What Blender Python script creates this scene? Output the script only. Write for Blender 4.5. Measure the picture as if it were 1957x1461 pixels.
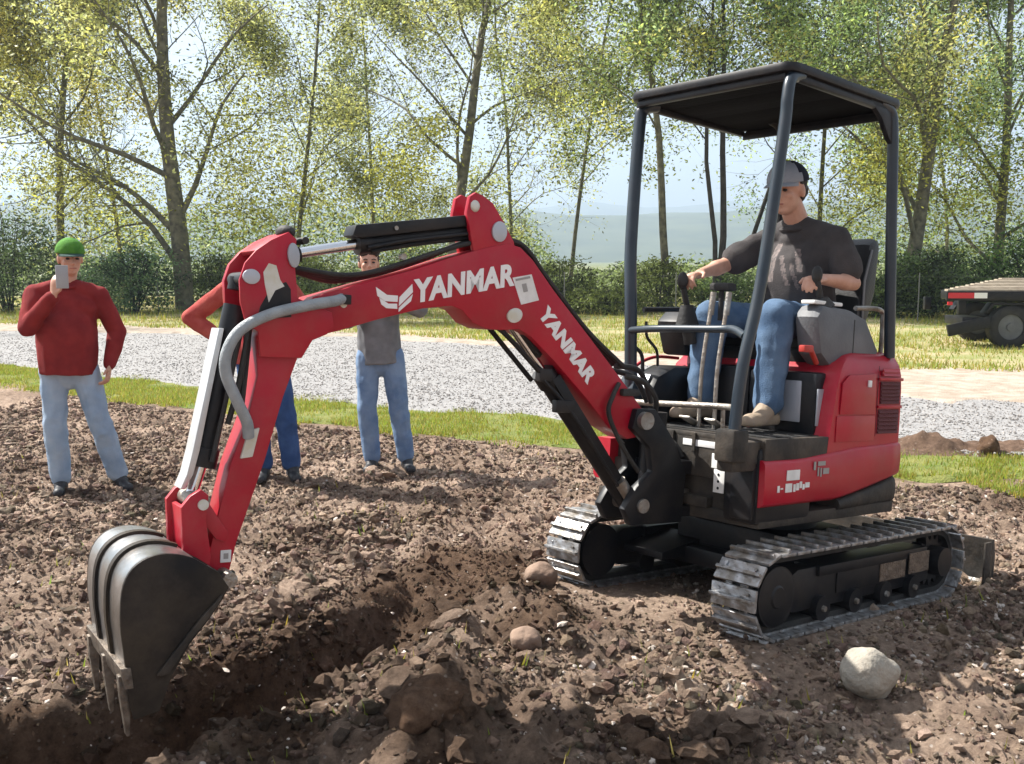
import bpy, bmesh, math, random
import numpy as np
from mathutils import Vector, Matrix, Euler, noise as mnoise
R = math.radians
for o in list(bpy.data.objects): bpy.data.objects.remove(o)
SC = bpy.context.scene
COL = SC.collection
random.seed(7); RNG = np.random.default_rng(7)

# ------------------------------------------------------------------ camera
cd = bpy.data.cameras.new('camera'); cam = bpy.data.objects.new('camera', cd); COL.objects.link(cam)
cam.location = (0, 0, 1.59)
cam.rotation_euler = (R(90) - 0.1187, 0, 0)
cd.sensor_fit = 'HORIZONTAL'; cd.sensor_width = 36.0; cd.lens = 1940 / 1957 * 36.0
cd.clip_start = 0.05; cd.clip_end = 9000
SC.camera = cam
# ------------------------------------------------------------------ sky, sun, exposure
SUN_DIR = Vector((-0.88, 0.42, 1.12)).normalized()        # towards the sun
elev = math.asin(SUN_DIR.z); azim = math.atan2(SUN_DIR.x, SUN_DIR.y)
wd = bpy.data.worlds.new('World'); SC.world = wd; wd.use_nodes = True
nt = wd.node_tree; bg = nt.nodes['Background']
sky = nt.nodes.new('ShaderNodeTexSky'); sky.sky_type = 'NISHITA'; sky.sun_disc = False
sky.sun_elevation = elev; sky.sun_rotation = azim
sky.air_density = 1.0; sky.dust_density = 4.0; sky.ozone_density = 1.0
# thin bright cloud over the whole sky
tcw = nt.nodes.new('ShaderNodeTexCoord'); mpw = nt.nodes.new('ShaderNodeMapping'); mpw.inputs['Scale'].default_value = (1, 1, 2.6)
nw = nt.nodes.new('ShaderNodeTexNoise'); nw.inputs['Scale'].default_value = 3.2; nw.inputs['Detail'].default_value = 7; nw.inputs['Roughness'].default_value = 0.6
nt.links.new(tcw.outputs['Generated'], mpw.inputs[0]); nt.links.new(mpw.outputs[0], nw.inputs['Vector'])
rw = nt.nodes.new('ShaderNodeMapRange'); rw.inputs[1].default_value = 0.36; rw.inputs[2].default_value = 0.58; rw.inputs[3].default_value = 0.10; rw.inputs[4].default_value = 0.85
nt.links.new(nw.outputs['Fac'], rw.inputs[0])
mw = nt.nodes.new('ShaderNodeMix'); mw.data_type = 'RGBA'; mw.inputs[7].default_value = (5.2, 5.3, 5.5, 1)
nt.links.new(rw.outputs[0], mw.inputs[0]); nt.links.new(sky.outputs[0], mw.inputs[6])
nt.links.new(mw.outputs[2], bg.inputs[0]); bg.inputs[1].default_value = 0.059
sl = bpy.data.lights.new('sun', 'SUN'); sl.energy = 5.0; sl.angle = R(0.6); sl.color = (1.0, 0.955, 0.88)
so = bpy.data.objects.new('sun', sl); COL.objects.link(so)
so.rotation_euler = SUN_DIR.to_track_quat('Z', 'Y').to_euler()
vs = SC.view_settings; vs.view_transform = 'Standard'; vs.look = 'None'; vs.gamma = 1; vs.use_curve_mapping = False
vs.exposure = 1.52

# ------------------------------------------------------------------ materials
MATS = {}
def mat(name, col, rough=0.6, metal=0.0, col2=None, scale=8.0, bump=0.0, bscale=40.0, coat=0.0, detail=5, mixpos=(0.35, 0.65), translucent=0.0, spec=0.5, attr=None):
    m = bpy.data.materials.new(name); m.use_nodes = True
    t = m.node_tree; b = t.nodes['Principled BSDF']
    b.inputs['Roughness'].default_value = rough; b.inputs['Metallic'].default_value = metal
    b.inputs['Coat Weight'].default_value = coat; b.inputs['Coat Roughness'].default_value = 0.12
    b.inputs['Specular IOR Level'].default_value = spec
    tc = t.nodes.new('ShaderNodeTexCoord'); out = None
    if col2 is not None:
        n = t.nodes.new('ShaderNodeTexNoise'); n.inputs['Scale'].default_value = scale; n.inputs['Detail'].default_value = detail
        t.links.new(tc.outputs['Object'], n.inputs['Vector'])
        r = t.nodes.new('ShaderNodeValToRGB'); r.color_ramp.elements[0].position = mixpos[0]; r.color_ramp.elements[1].position = mixpos[1]
        r.color_ramp.elements[0].color = (*col, 1); r.color_ramp.elements[1].color = (*col2, 1)
        t.links.new(n.outputs['Fac'], r.inputs[0]); out = r.outputs[0]
    else:
        rg = t.nodes.new('ShaderNodeRGB'); rg.outputs[0].default_value = (*col, 1); out = rg.outputs[0]
    if attr:
        a = t.nodes.new('ShaderNodeAttribute'); a.attribute_name = attr
        mx = t.nodes.new('ShaderNodeMix'); mx.data_type = 'RGBA'; mx.blend_type = 'MULTIPLY'; mx.inputs[0].default_value = 1
        t.links.new(out, mx.inputs[6]); t.links.new(a.outputs['Color'], mx.inputs[7]); out = mx.outputs[2]
    t.links.new(out, b.inputs['Base Color'])
    if bump > 0:
        n2 = t.nodes.new('ShaderNodeTexNoise'); n2.inputs['Scale'].default_value = bscale; n2.inputs['Detail'].default_value = 6
        t.links.new(tc.outputs['Object'], n2.inputs['Vector'])
        bp = t.nodes.new('ShaderNodeBump'); bp.inputs['Strength'].default_value = min(1, bump); bp.inputs['Distance'].default_value = 0.02 if bump <= 1 else 0.02 * bump
        t.links.new(n2.outputs['Fac'], bp.inputs['Height']); t.links.new(bp.outputs[0], b.inputs['Normal'])
    if translucent > 0:
        tr = t.nodes.new('ShaderNodeBsdfTranslucent'); t.links.new(out, tr.inputs['Color'])
        ms = t.nodes.new('ShaderNodeMixShader'); ms.inputs[0].default_value = translucent
        t.links.new(b.outputs[0], ms.inputs[1]); t.links.new(tr.outputs[0], ms.inputs[2])
        t.links.new(ms.outputs[0], t.nodes['Material Output'].inputs[0])
    MATS[name] = m
    return m

def add_dust(m, dust=(0.30, 0.23, 0.17), amount=0.5, scale=9.0, up=0.0):
    """real dry dust: noise patches mixed over the base colour and roughness"""
    t = m.node_tree; b = t.nodes['Principled BSDF']; lk = b.inputs['Base Color'].links[0]; src = lk.from_socket
    tc = t.nodes.new('ShaderNodeTexCoord'); n = t.nodes.new('ShaderNodeTexNoise'); n.inputs['Scale'].default_value = scale; n.inputs['Detail'].default_value = 8; n.inputs['Roughness'].default_value = 0.7
    t.links.new(tc.outputs['Object'], n.inputs['Vector'])
    r = t.nodes.new('ShaderNodeMapRange'); r.inputs[1].default_value = 0.42; r.inputs[2].default_value = 0.72; r.inputs[3].default_value = 0; r.inputs[4].default_value = amount
    t.links.new(n.outputs['Fac'], r.inputs[0])
    mx = t.nodes.new('ShaderNodeMix'); mx.data_type = 'RGBA'; mx.inputs[7].default_value = (*dust, 1)
    t.links.new(r.outputs[0], mx.inputs[0]); t.links.new(src, mx.inputs[6]); t.links.new(mx.outputs[2], b.inputs['Base Color'])
    r2 = t.nodes.new('ShaderNodeMapRange'); r2.inputs[3].default_value = b.inputs['Roughness'].default_value; r2.inputs[4].default_value = 0.8
    t.links.new(r.outputs[0], r2.inputs[0]); t.links.new(r2.outputs[0], b.inputs['Roughness'])

RED = mat('red_paint', (0.43, 0.0035, 0.024), 0.38, coat=0.15, spec=0.3, col2=(0.34, 0.003, 0.018), scale=3, bump=0.03, bscale=6); add_dust(RED, amount=0.14, scale=7)
DRED = mat('dark_red_mesh', (0.10, 0.008, 0.014), 0.6, bump=0.6, bscale=220)
BLK = mat('black_paint', (0.005, 0.006, 0.009), 0.42, coat=0.0, spec=0.3, col2=(0.009, 0.010, 0.013), scale=6, bump=0.04, bscale=12); add_dust(BLK, amount=0.07, scale=7)
POST = mat('blue_black_post', (0.007, 0.017, 0.030), 0.34, coat=0.15, col2=(0.016, 0.028, 0.040), scale=5); add_dust(POST, amount=0.05, scale=6)
FRAMEM = mat('dusty_black_frame', (0.013, 0.013, 0.013), 0.6, spec=0.3, col2=(0.035, 0.031, 0.027), scale=5, bump=0.2, bscale=30); add_dust(FRAMEM, amount=0.20, scale=6)
RUB = mat('black_rubber', (0.012, 0.012, 0.013), 0.7, col2=(0.03, 0.028, 0.026), scale=9, bump=0.2, bscale=60)
STEEL = mat('worn_steel', (0.40, 0.39, 0.37), 0.42, metal=0.85, col2=(0.22, 0.19, 0.16), scale=14, bump=0.3, bscale=60); add_dust(STEEL, amount=0.55, scale=16)
TRK = mat('track_steel', (0.46, 0.47, 0.49), 0.34, metal=0.7, col2=(0.10, 0.09, 0.08), scale=18, bump=0.3, bscale=70); add_dust(TRK, (0.42, 0.36, 0.29), amount=0.45, scale=14)
TOOTH = mat('dirty_tooth_steel', (0.16, 0.14, 0.12), 0.5, metal=0.5, col2=(0.07, 0.055, 0.045), scale=25, bump=0.4, bscale=60); add_dust(TOOTH, amount=0.6, scale=22)
CHROME = mat('chrome_rod', (0.65, 0.66, 0.68), 0.15, metal=1.0)
SILV = mat('silver_guard', (0.62, 0.64, 0.65), 0.35, metal=0.35, col2=(0.5, 0.5, 0.5), scale=10)
BKT = mat('bucket_steel', (0.007, 0.007, 0.009), 0.50, metal=0.0, spec=0.22, col2=(0.032, 0.025, 0.017), scale=4, bump=0.15, bscale=20); add_dust(BKT, amount=0.12, scale=6)
BKTB = mat('bucket_back_steel', (0.42, 0.43, 0.44), 0.28, metal=0.8, col2=(0.20, 0.19, 0.18), scale=5, bump=0.15, bscale=25); add_dust(BKTB, amount=0.3, scale=9)
CREAM = mat('pale_pin_plate', (0.55, 0.52, 0.42), 0.5, metal=0.1, col2=(0.62, 0.62, 0.58), scale=30)
WHITE = mat('white_decal', (0.80, 0.80, 0.80), 0.5)
DWHITE = mat('dirty_white_decal', (0.66, 0.66, 0.64), 0.6, col2=(0.80, 0.80, 0.79), scale=20)
GDEC = mat('grey_decal', (0.30, 0.29, 0.28), 0.5)
CONDUIT = mat('grey_hose_sleeve', (0.33, 0.36, 0.38), 0.45, col2=(0.24, 0.27, 0.29), scale=20, bump=0.3, bscale=150)
GREYP = mat('grey_plastic', (0.10, 0.105, 0.115), 0.6, col2=(0.14, 0.145, 0.155), scale=6, bump=0.1, bscale=90)
LGREY = mat('light_grey_plate', (0.45, 0.47, 0.52), 0.35, metal=0.3, col2=(0.34, 0.36, 0.40), scale=6)
BROWNP = mat('brown_cover', (0.09, 0.05, 0.045), 0.6, col2=(0.06, 0.035, 0.03), scale=8); add_dust(BROWNP, amount=0.35)
VINYL = mat('seat_vinyl', (0.010, 0.010, 0.012), 0.5, bump=0.15, bscale=120)
ORANGE = mat('orange_lever', (0.55, 0.10, 0.02), 0.5)
LEVRED = mat('red_lever', (0.42, 0.03, 0.02), 0.5)
SOILONPLATE = mat('caked_soil', (0.24, 0.175, 0.125), 0.95, col2=(0.15, 0.105, 0.075), scale=30, bump=1, bscale=80)
SKIN = mat('skin', (0.50, 0.26, 0.18), 0.5, col2=(0.58, 0.33, 0.24), scale=14, bump=0.06, bscale=120)
HAIRD = mat('dark_hair', (0.022, 0.014, 0.010), 0.55, bump=0.8, bscale=160)
HAIRR = mat('ginger_hair', (0.20, 0.08, 0.035), 0.55, bump=0.8, bscale=160)
EYE = mat('eye_dark', (0.02, 0.015, 0.012), 0.3)
LIP = mat('lips', (0.36, 0.13, 0.10), 0.5)
def cloth(name, a, b, sc=9, bs=220): return mat(name, a, 0.88, col2=b, scale=sc, bump=0.35, bscale=bs, spec=0.2)
MAROON = cloth('maroon_knit', (0.19, 0.018, 0.020), (0.26, 0.030, 0.030))
REDWOOL = cloth('faded_red_cloth', (0.36, 0.055, 0.050), (0.46, 0.10, 0.08), 14)
GREYKNIT = cloth('grey_sweat_cloth', (0.15, 0.155, 0.165), (0.23, 0.235, 0.25))
CHAR = cloth('charcoal_jersey', (0.050, 0.046, 0.048), (0.075, 0.068, 0.068))
DENIMP = cloth('pale_denim', (0.26, 0.36, 0.50), (0.38, 0.48, 0.60), 7)
DENIMM = cloth('mid_denim', (0.12, 0.20, 0.35), (0.22, 0.32, 0.48), 7)
DENIMB = cloth('blue_denim', (0.065, 0.115, 0.20), (0.115, 0.18, 0.275), 9)
DENIMD = cloth('deep_blue_denim', (0.03, 0.07, 0.19), (0.06, 0.12, 0.28), 8)
SHOE = mat('dark_shoe', (0.02, 0.02, 0.024), 0.55)
BOOT = mat('tan_boot', (0.34, 0.26, 0.18), 0.7, col2=(0.26, 0.20, 0.15), scale=12, bump=0.2, bscale=80)
CAPG = cloth('green_cap_cloth', (0.055, 0.18, 0.025), (0.10, 0.27, 0.04), 20)
CAPDG = cloth('dark_cap_brim', (0.035, 0.07, 0.06), (0.05, 0.09, 0.08))
CAPW = cloth('pale_grey_cap_cloth', (0.24, 0.27, 0.32), (0.32, 0.34, 0.38))
CAPN = cloth('navy_cap_mesh', (0.012, 0.014, 0.028), (0.02, 0.022, 0.04), 9, 400)
PHONE = mat('phone_case', (0.30, 0.31, 0.33), 0.3, col2=(0.36, 0.37, 0.38), scale=5)
SHIRTSTR = mat('shirt_print', (0.20, 0.16, 0.15), 0.85, col2=(0.08, 0.07, 0.07), scale=60)
BARK = mat('bark', (0.19, 0.18, 0.12), 0.9, col2=(0.08, 0.075, 0.055), scale=6, bump=1, bscale=18)
BARKD = mat('dark_bark', (0.03, 0.027, 0.025), 0.9, col2=(0.055, 0.05, 0.042), scale=6, bump=1, bscale=18)
LEAF = mat('leaves_yellow_green', (0.42, 0.45, 0.14), 0.5, translucent=0.55, attr='tint')
LEAFD = mat('leaves_dark_green', (0.105, 0.140, 0.050), 0.5, translucent=0.45, attr='tint')
GRASS = mat('grass_blades', (0.27, 0.31, 0.05), 0.6, translucent=0.5, attr='tint')
WOOD = mat('weathered_deck', (0.42, 0.36, 0.28), 0.8, col2=(0.30, 0.25, 0.19), scale=9, bump=0.4, bscale=40)
TAPER = mat('reflective_red', (0.55, 0.02, 0.03), 0.3)
WIRE = mat('galvanised_wire', (0.20, 0.20, 0.19), 0.5, metal=0.5)

# ------------------------------------------------------------------ object helpers
def link(name, me, parent=None, mtx=None):
    o = bpy.data.objects.new(name, me); COL.objects.link(o)
    if parent is not None: o.parent = parent
    if mtx is not None: o.matrix_local = mtx
    return o
def empty(name, mtx=None):
    o = bpy.data.objects.new(name, None); COL.objects.link(o); o.empty_display_size = 0.1
    if mtx is not None: o.matrix_world = mtx
    return o
def tag(o, label=None, cat=None, group=None, kind=None):
    if label: o['label'] = label
    if cat: o['category'] = cat
    if group: o['group'] = group
    if kind: o['kind'] = kind
    return o
def smooth(me, ang=40):
    me.polygons.foreach_set('use_smooth', [True] * len(me.polygons))
    try: me.set_sharp_from_angle(angle=R(ang))
    except Exception: pass
def pyd(name, vs_, fs, m, parent=None, mtx=None, sm=40):
    me = bpy.data.meshes.new(name); me.from_pydata([tuple(v) for v in vs_], [], fs); me.update()
    if m is not None: me.materials.append(m)
    if sm: smooth(me, sm)
    return link(name, me, parent, mtx)
class B:
    """bmesh collector"""
    def __init__(s): s.bm = bmesh.new()
    def box(s, a, b, bev=0.0, M=None):
        a = Vector(a); b = Vector(b); r = bmesh.ops.create_cube(s.bm, size=1)['verts']
        for v in r: v.co = Vector(((a.x + b.x) / 2 + v.co.x * (b.x - a.x), (a.y + b.y) / 2 + v.co.y * (b.y - a.y), (a.z + b.z) / 2 + v.co.z * (b.z - a.z)))
        if bev > 0: r = s._bev(r, bev)
        if M is not None: bmesh.ops.transform(s.bm, matrix=M, verts=r)
        return s
    def _bev(s, vts, bev, ang=25):
        es = set()
        for v in vts:
            for e in v.link_edges:
                if len(e.link_faces) == 2 and e.calc_face_angle(0) > R(ang): es.add(e)
        pre = set(s.bm.verts) - set(vts)
        bmesh.ops.bevel(s.bm, geom=list(es), offset=bev, segments=2, affect='EDGES', profile=0.6, clamp_overlap=True)
        return [v for v in s.bm.verts if v not in pre]
    def prism(s, pts, y0, y1, bev=0.0, axis='Y', M=None):
        """pts = (x,z) outline extruded along Y  (axis Z: (x,y) outline extruded along Z)"""
        f = (lambda p, t: (p[0], t, p[1])) if axis == 'Y' else (lambda p, t: (p[0], p[1], t))
        a = [s.bm.verts.new(f(p, y0)) for p in pts]; b = [s.bm.verts.new(f(p, y1)) for p in pts]
        n = len(pts); s.bm.faces.new(a); s.bm.faces.new(b[::-1])
        for i in range(n): s.bm.faces.new((a[i], b[i], b[(i + 1) % n], a[(i + 1) % n]))
        vts = a + b
        bmesh.ops.recalc_face_normals(s.bm, faces=list({fc for v in vts for fc in v.link_faces}))
        if bev > 0: vts = s._bev(vts, bev, 50)
        if M is not None: bmesh.ops.transform(s.bm, matrix=M, verts=vts)
        return s
    def cyl(s, p0, p1, r, r1=None, seg=20, caps=True):
        p0 = Vector(p0); p1 = Vector(p1); d = p1 - p0; r1 = r if r1 is None else r1
        q = d.to_track_quat('Z', 'Y'); rings = []
        for p, rr in ((p0, r), (p1, r1)):
            rings.append([s.bm.verts.new(p + q @ Vector((rr * math.cos(2 * math.pi * i / seg), rr * math.sin(2 * math.pi * i / seg), 0))) for i in range(seg)])
        for i in range(seg): s.bm.faces.new((rings[0][i], rings[0][(i + 1) % seg], rings[1][(i + 1) % seg], rings[1][i]))
        if caps: s.bm.faces.new(rings[0][::-1]); s.bm.faces.new(rings[1])
        return s
    def tube(s, pts, r, seg=10, sub=6, caps=True, closed=False):
        P = [Vector(p) for p in pts]
        if sub > 1 and len(P) > 2:
            Q = []
            for i in range(len(P) - 1):
                a = P[max(0, i - 1)]; b = P[i]; c = P[i + 1]; d = P[min(len(P) - 1, i + 2)]
                for k in range(sub):
                    t = k / sub
                    Q.append(0.5 * ((2 * b) + (c - a) * t + (2 * a - 5 * b + 4 * c - d) * t * t + (3 * b - a - 3 * c + d) * t ** 3))
            Q.append(P[-1]); P = Q
        n = len(P); rr = r if callable(r) else (lambda t: r)
        T = [(P[min(n - 1, i + 1)] - P[max(0, i - 1)]).normalized() for i in range(n)]
        nv = T[0].orthogonal().normalized(); rings = []
        for i in range(n):
            nv = (nv - T[i] * nv.dot(T[i])).normalized(); bv = T[i].cross(nv); R_ = rr(i / (n - 1))
            rings.append([s.bm.verts.new(P[i] + nv * (R_ * math.cos(2 * math.pi * k / seg)) + bv * (R_ * math.sin(2 * math.pi * k / seg))) for k in range(seg)])
        for i in range(n - 1):
            for k in range(seg): s.bm.faces.new((rings[i][k], rings[i][(k + 1) % seg], rings[i + 1][(k + 1) % seg], rings[i + 1][k]))
        if caps: s.bm.faces.new(rings[0][::-1]); s.bm.faces.new(rings[-1])
        return s
    def ball(s, c, rad, sub=2, M=None):
        r = bmesh.ops.create_icosphere(s.bm, subdivisions=sub, radius=1)['verts']
        rad = (rad,) * 3 if not hasattr(rad, '__len__') else rad
        for v in r:
            v.co = Vector((v.co.x * rad[0], v.co.y * rad[1], v.co.z * rad[2]))
            if M is not None: v.co = M @ v.co
            v.co += Vector(c)
        return s
    def build(s, name, m, parent=None, mtx=None, sm=35):
        me = bpy.data.meshes.new(name); s.bm.normal_update(); s.bm.to_mesh(me); s.bm.free()
        me.materials.append(m)
        if sm: smooth(me, sm)
        return link(name, me, parent, mtx)

# ------------------------------------------------------------------ numpy noise and the lie of the land
def _h(ix, iy, seed):
    n = (ix.astype(np.int64) * 374761393 + iy.astype(np.int64) * 668265263 + seed * 2147483647) & 0xFFFFFFFF
    n = ((n ^ (n >> 13)) * 1274126177) & 0xFFFFFFFF
    return ((n ^ (n >> 16)) & 0xFFFFFF) / float(0xFFFFFF)
def vnoise(x, y, seed=0):
    ix = np.floor(x); iy = np.floor(y); fx = x - ix; fy = y - iy
    fx = fx * fx * (3 - 2 * fx); fy = fy * fy * (3 - 2 * fy)
    a = _h(ix, iy, seed); b = _h(ix + 1, iy, seed); c = _h(ix, iy + 1, seed); d = _h(ix + 1, iy + 1, seed)
    return (a + (b - a) * fx) * (1 - fy) + (c + (d - c) * fx) * fy
def fbm(x, y, f, octv=4, seed=0, gain=0.5):
    s_ = 0; a = 1; t = 0
    for i in range(octv):
        s_ = s_ + a * (vnoise(x * f + 17.3 * i, y * f - 9.1 * i, seed + i) - 0.5); t += a; a *= gain; f *= 2.03
    return s_ / t * 2
def sstep(a, b, x):
    t = np.clip((x - a) / (b - a), 0, 1); return t * t * (3 - 2 * t)
def curve(pts): 
    xs = [p[0] for p in pts]; ys = [p[1] for p in pts]
    return lambda x: np.interp(x, xs, ys)
bA = curve([(-30, 28), (-6.45, 12.8), (-3.9, 11.0), (-1.3, 9.3), (0.1, 8.7), (2.75, 7.1), (3.5, 6.9), (12, 6.0), (40, 3)])
bB = curve([(-40, 42), (-7.75, 15.3), (-4.6, 13.1), (-1.55, 10.8), (0.1, 10.2), (3.2, 8.2), (4.0, 8.0), (12, 7.2), (40, 4)])
bC = curve([(-60, 30), (-11, 22.5), (-2.9, 20.4), (0.2, 18), (1.0, 16.4), (4.5, 11.4), (6, 11.0), (14, 10.0), (40, 7)])
bD = curve([(-60, 31), (-11, 24.5), (-2.9, 21.5), (0.2, 19), (1.2, 17.6), (5.5, 14.3), (7, 14.0), (16, 13.0), (40, 10)])
TRENCH = [(-2.9, 2.45), (-1.9, 2.90), (-1.30, 3.12), (-0.80, 3.80), (-0.42, 4.45), (-0.28, 4.95)]
MOUNDS = [(-0.15, 2.95, 0.42, 0.17), (-0.30, 3.35, 0.25, 0.10), (0.10, 3.9, 0.30, 0.10), (-0.02, 4.35, 0.25, 0.08), (-0.75, 3.05, 0.30, 0.04), (0.45, 3.0, 0.35, 0.06),
          (-0.9, 5.6, 0.5, 0.07), (0.5, 7.4, 0.5, 0.05), (-0.1, 6.3, 0.5, 0.05), (1.8, 3.0, 0.5, 0.03)]
MO = Vector((1.174, 4.70, 0.028)); YAW, PIT, ROL = R(40.26), R(5.05), R(1.46)
def dist_poly(x, y, P):
    d = np.full(np.shape(x), 1e9); tt = np.zeros(np.shape(x))
    for i in range(len(P) - 1):
        ax, ay = P[i]; bx, by = P[i + 1]; L2 = (bx - ax) ** 2 + (by - ay) ** 2
        t = np.clip(((x - ax) * (bx - ax) + (y - ay) * (by - ay)) / L2, 0, 1)
        q = np.hypot(x - ax - t * (bx - ax), y - ay - t * (by - ay)); m = q < d
        d = np.where(m, q, d); tt = np.where(m, i + t, tt)
    return d, tt
def height(x, y):
    x = np.asarray(x, float); y = np.asarray(y, float)
    soil = 1 - sstep(-0.45, 0.15, y - bA(x))
    wx = x + 0.10 * fbm(x, y, 2.1, 2, 31); wy = y + 0.10 * fbm(x, y, 2.1, 2, 37)
    big = 0.035 * fbm(wx, wy, 0.9, 3, 1) * (0.3 + 0.7 * soil)
    r1 = 1 - np.abs(fbm(wx, wy, 3.3, 3, 5)) * 2; r2 = 1 - np.abs(fbm(wx, wy, 9.0, 3, 9)) * 2
    r3 = 1 - np.abs(fbm(x, y, 17, 2, 19)) * 2
    rough = soil * (0.050 * (r1 - 0.4) + 0.026 * (r2 - 0.4) + 0.013 * (r3 - 0.4) + 0.016 * fbm(x, y, 30, 2, 12))
    # the pad the machine stands on
    dx = x - MO.x; dy = y - MO.y
    f = -(dx * math.cos(YAW) + dy * math.sin(YAW)); l = dx * math.sin(YAW) - dy * math.cos(YAW)
    w = (1 - sstep(0.85, 1.25, np.abs(f))) * (1 - sstep(0.62, 1.0, np.abs(l)))
    pad = MO.z + f * math.tan(PIT) + l * math.tan(ROL) + 0.004
    h = big + rough * (1 - 0.72 * w)
    h = h * (1 - 0.6 * w) + w * pad
    slope = np.exp(-((f - 1.0) / 0.9) ** 2 - (l / 1.1) ** 2) * (1 - w) * 0.05
    h = h + slope
    d, tt = dist_poly(wx, wy, TRENCH)
    ends = sstep(0.0, 0.6, tt) * (1 - sstep(3.0, 5.0, tt)); ends = np.where(tt < 0.6, np.maximum(ends, 0.6), ends)
    dep = 0.55 - 0.03 * tt
    h = h - ends * dep * (1 - sstep(0.19, 0.36, d + 0.022 * np.clip(tt - 1, 0, 4) + 0.05 * fbm(x, y, 6, 3, 55)))
    h = h + ends * 0.060 * np.exp(-((d - 0.44) / 0.12) ** 2) * (1 + fbm(x, y, 7, 3, 77))
    for mx, my, mr, mh in MOUNDS:
        q = np.exp(-(((x - mx) ** 2 + (y - my) ** 2) / mr ** 2))
        h = h + mh * q * (1 + 0.9 * fbm(x, y, 5, 4, int(mx * 10) + 91))
    far = sstep(45, 200, np.hypot(x, y))
    return h * (1 - far)
def hz(x, y): return float(height(np.array([x]), np.array([y]))[0])

def steps(lo, hi, fine_lo, fine_hi, fine, grow=1.09, mx=40):
    a = list(np.arange(fine_lo, fine_hi + 1e-6, fine)); s_ = fine; v = fine_hi
    while v < hi: s_ = min(s_ * grow, mx); v += s_; a.append(v)
    s_ = fine; v = fine_lo
    while v > lo: s_ = min(s_ * grow, mx); v -= s_; a.insert(0, v)
    return np.array(a)
def grid_mesh(name, X, Y, Z, m):
    ny, nx = X.shape; me = bpy.data.meshes.new(name)
    co = np.stack([X, Y, Z], -1).reshape(-1, 3).astype(np.float32)
    idx = np.arange(nx * ny).reshape(ny, nx)
    q = np.stack([idx[:-1, :-1], idx[:-1, 1:], idx[1:, 1:], idx[1:, :-1]], -1).reshape(-1, 4)
    me.vertices.add(len(co)); me.vertices.foreach_set('co', co.ravel())
    me.loops.add(q.size); me.loops.foreach_set('vertex_index', q.ravel().astype(np.int32))
    me.polygons.add(len(q)); me.polygons.foreach_set('loop_start', np.arange(0, q.size, 4, dtype=np.int32))
    me.polygons.foreach_set('use_smooth', np.ones(len(q), bool))
    me.update(calc_edges=True); me.materials.append(m)
    return link(name, me)
def raw_mesh(name, V, F, m, tint=None, parent=None, smooth_=False, mtx=None):
    me = bpy.data.meshes.new(name); V = np.asarray(V, np.float32); F = np.asarray(F, np.int32); k = F.shape[1]
    me.vertices.add(len(V)); me.vertices.foreach_set('co', V.ravel())
    me.loops.add(F.size); me.loops.foreach_set('vertex_index', F.ravel())
    me.polygons.add(len(F)); me.polygons.foreach_set('loop_start', np.arange(0, F.size, k, dtype=np.int32))
    me.polygons.foreach_set('use_smooth', np.full(len(F), bool(smooth_)))
    me.update(calc_edges=True)
    if tint is not None:
        a = me.color_attributes.new('tint', 'FLOAT_COLOR', 'POINT')
        c = np.ones((len(V), 4), np.float32); c[:, :3] = tint; a.data.foreach_set('color', c.ravel())
    me.materials.append(m)
    return link(name, me, parent, mtx)

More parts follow.
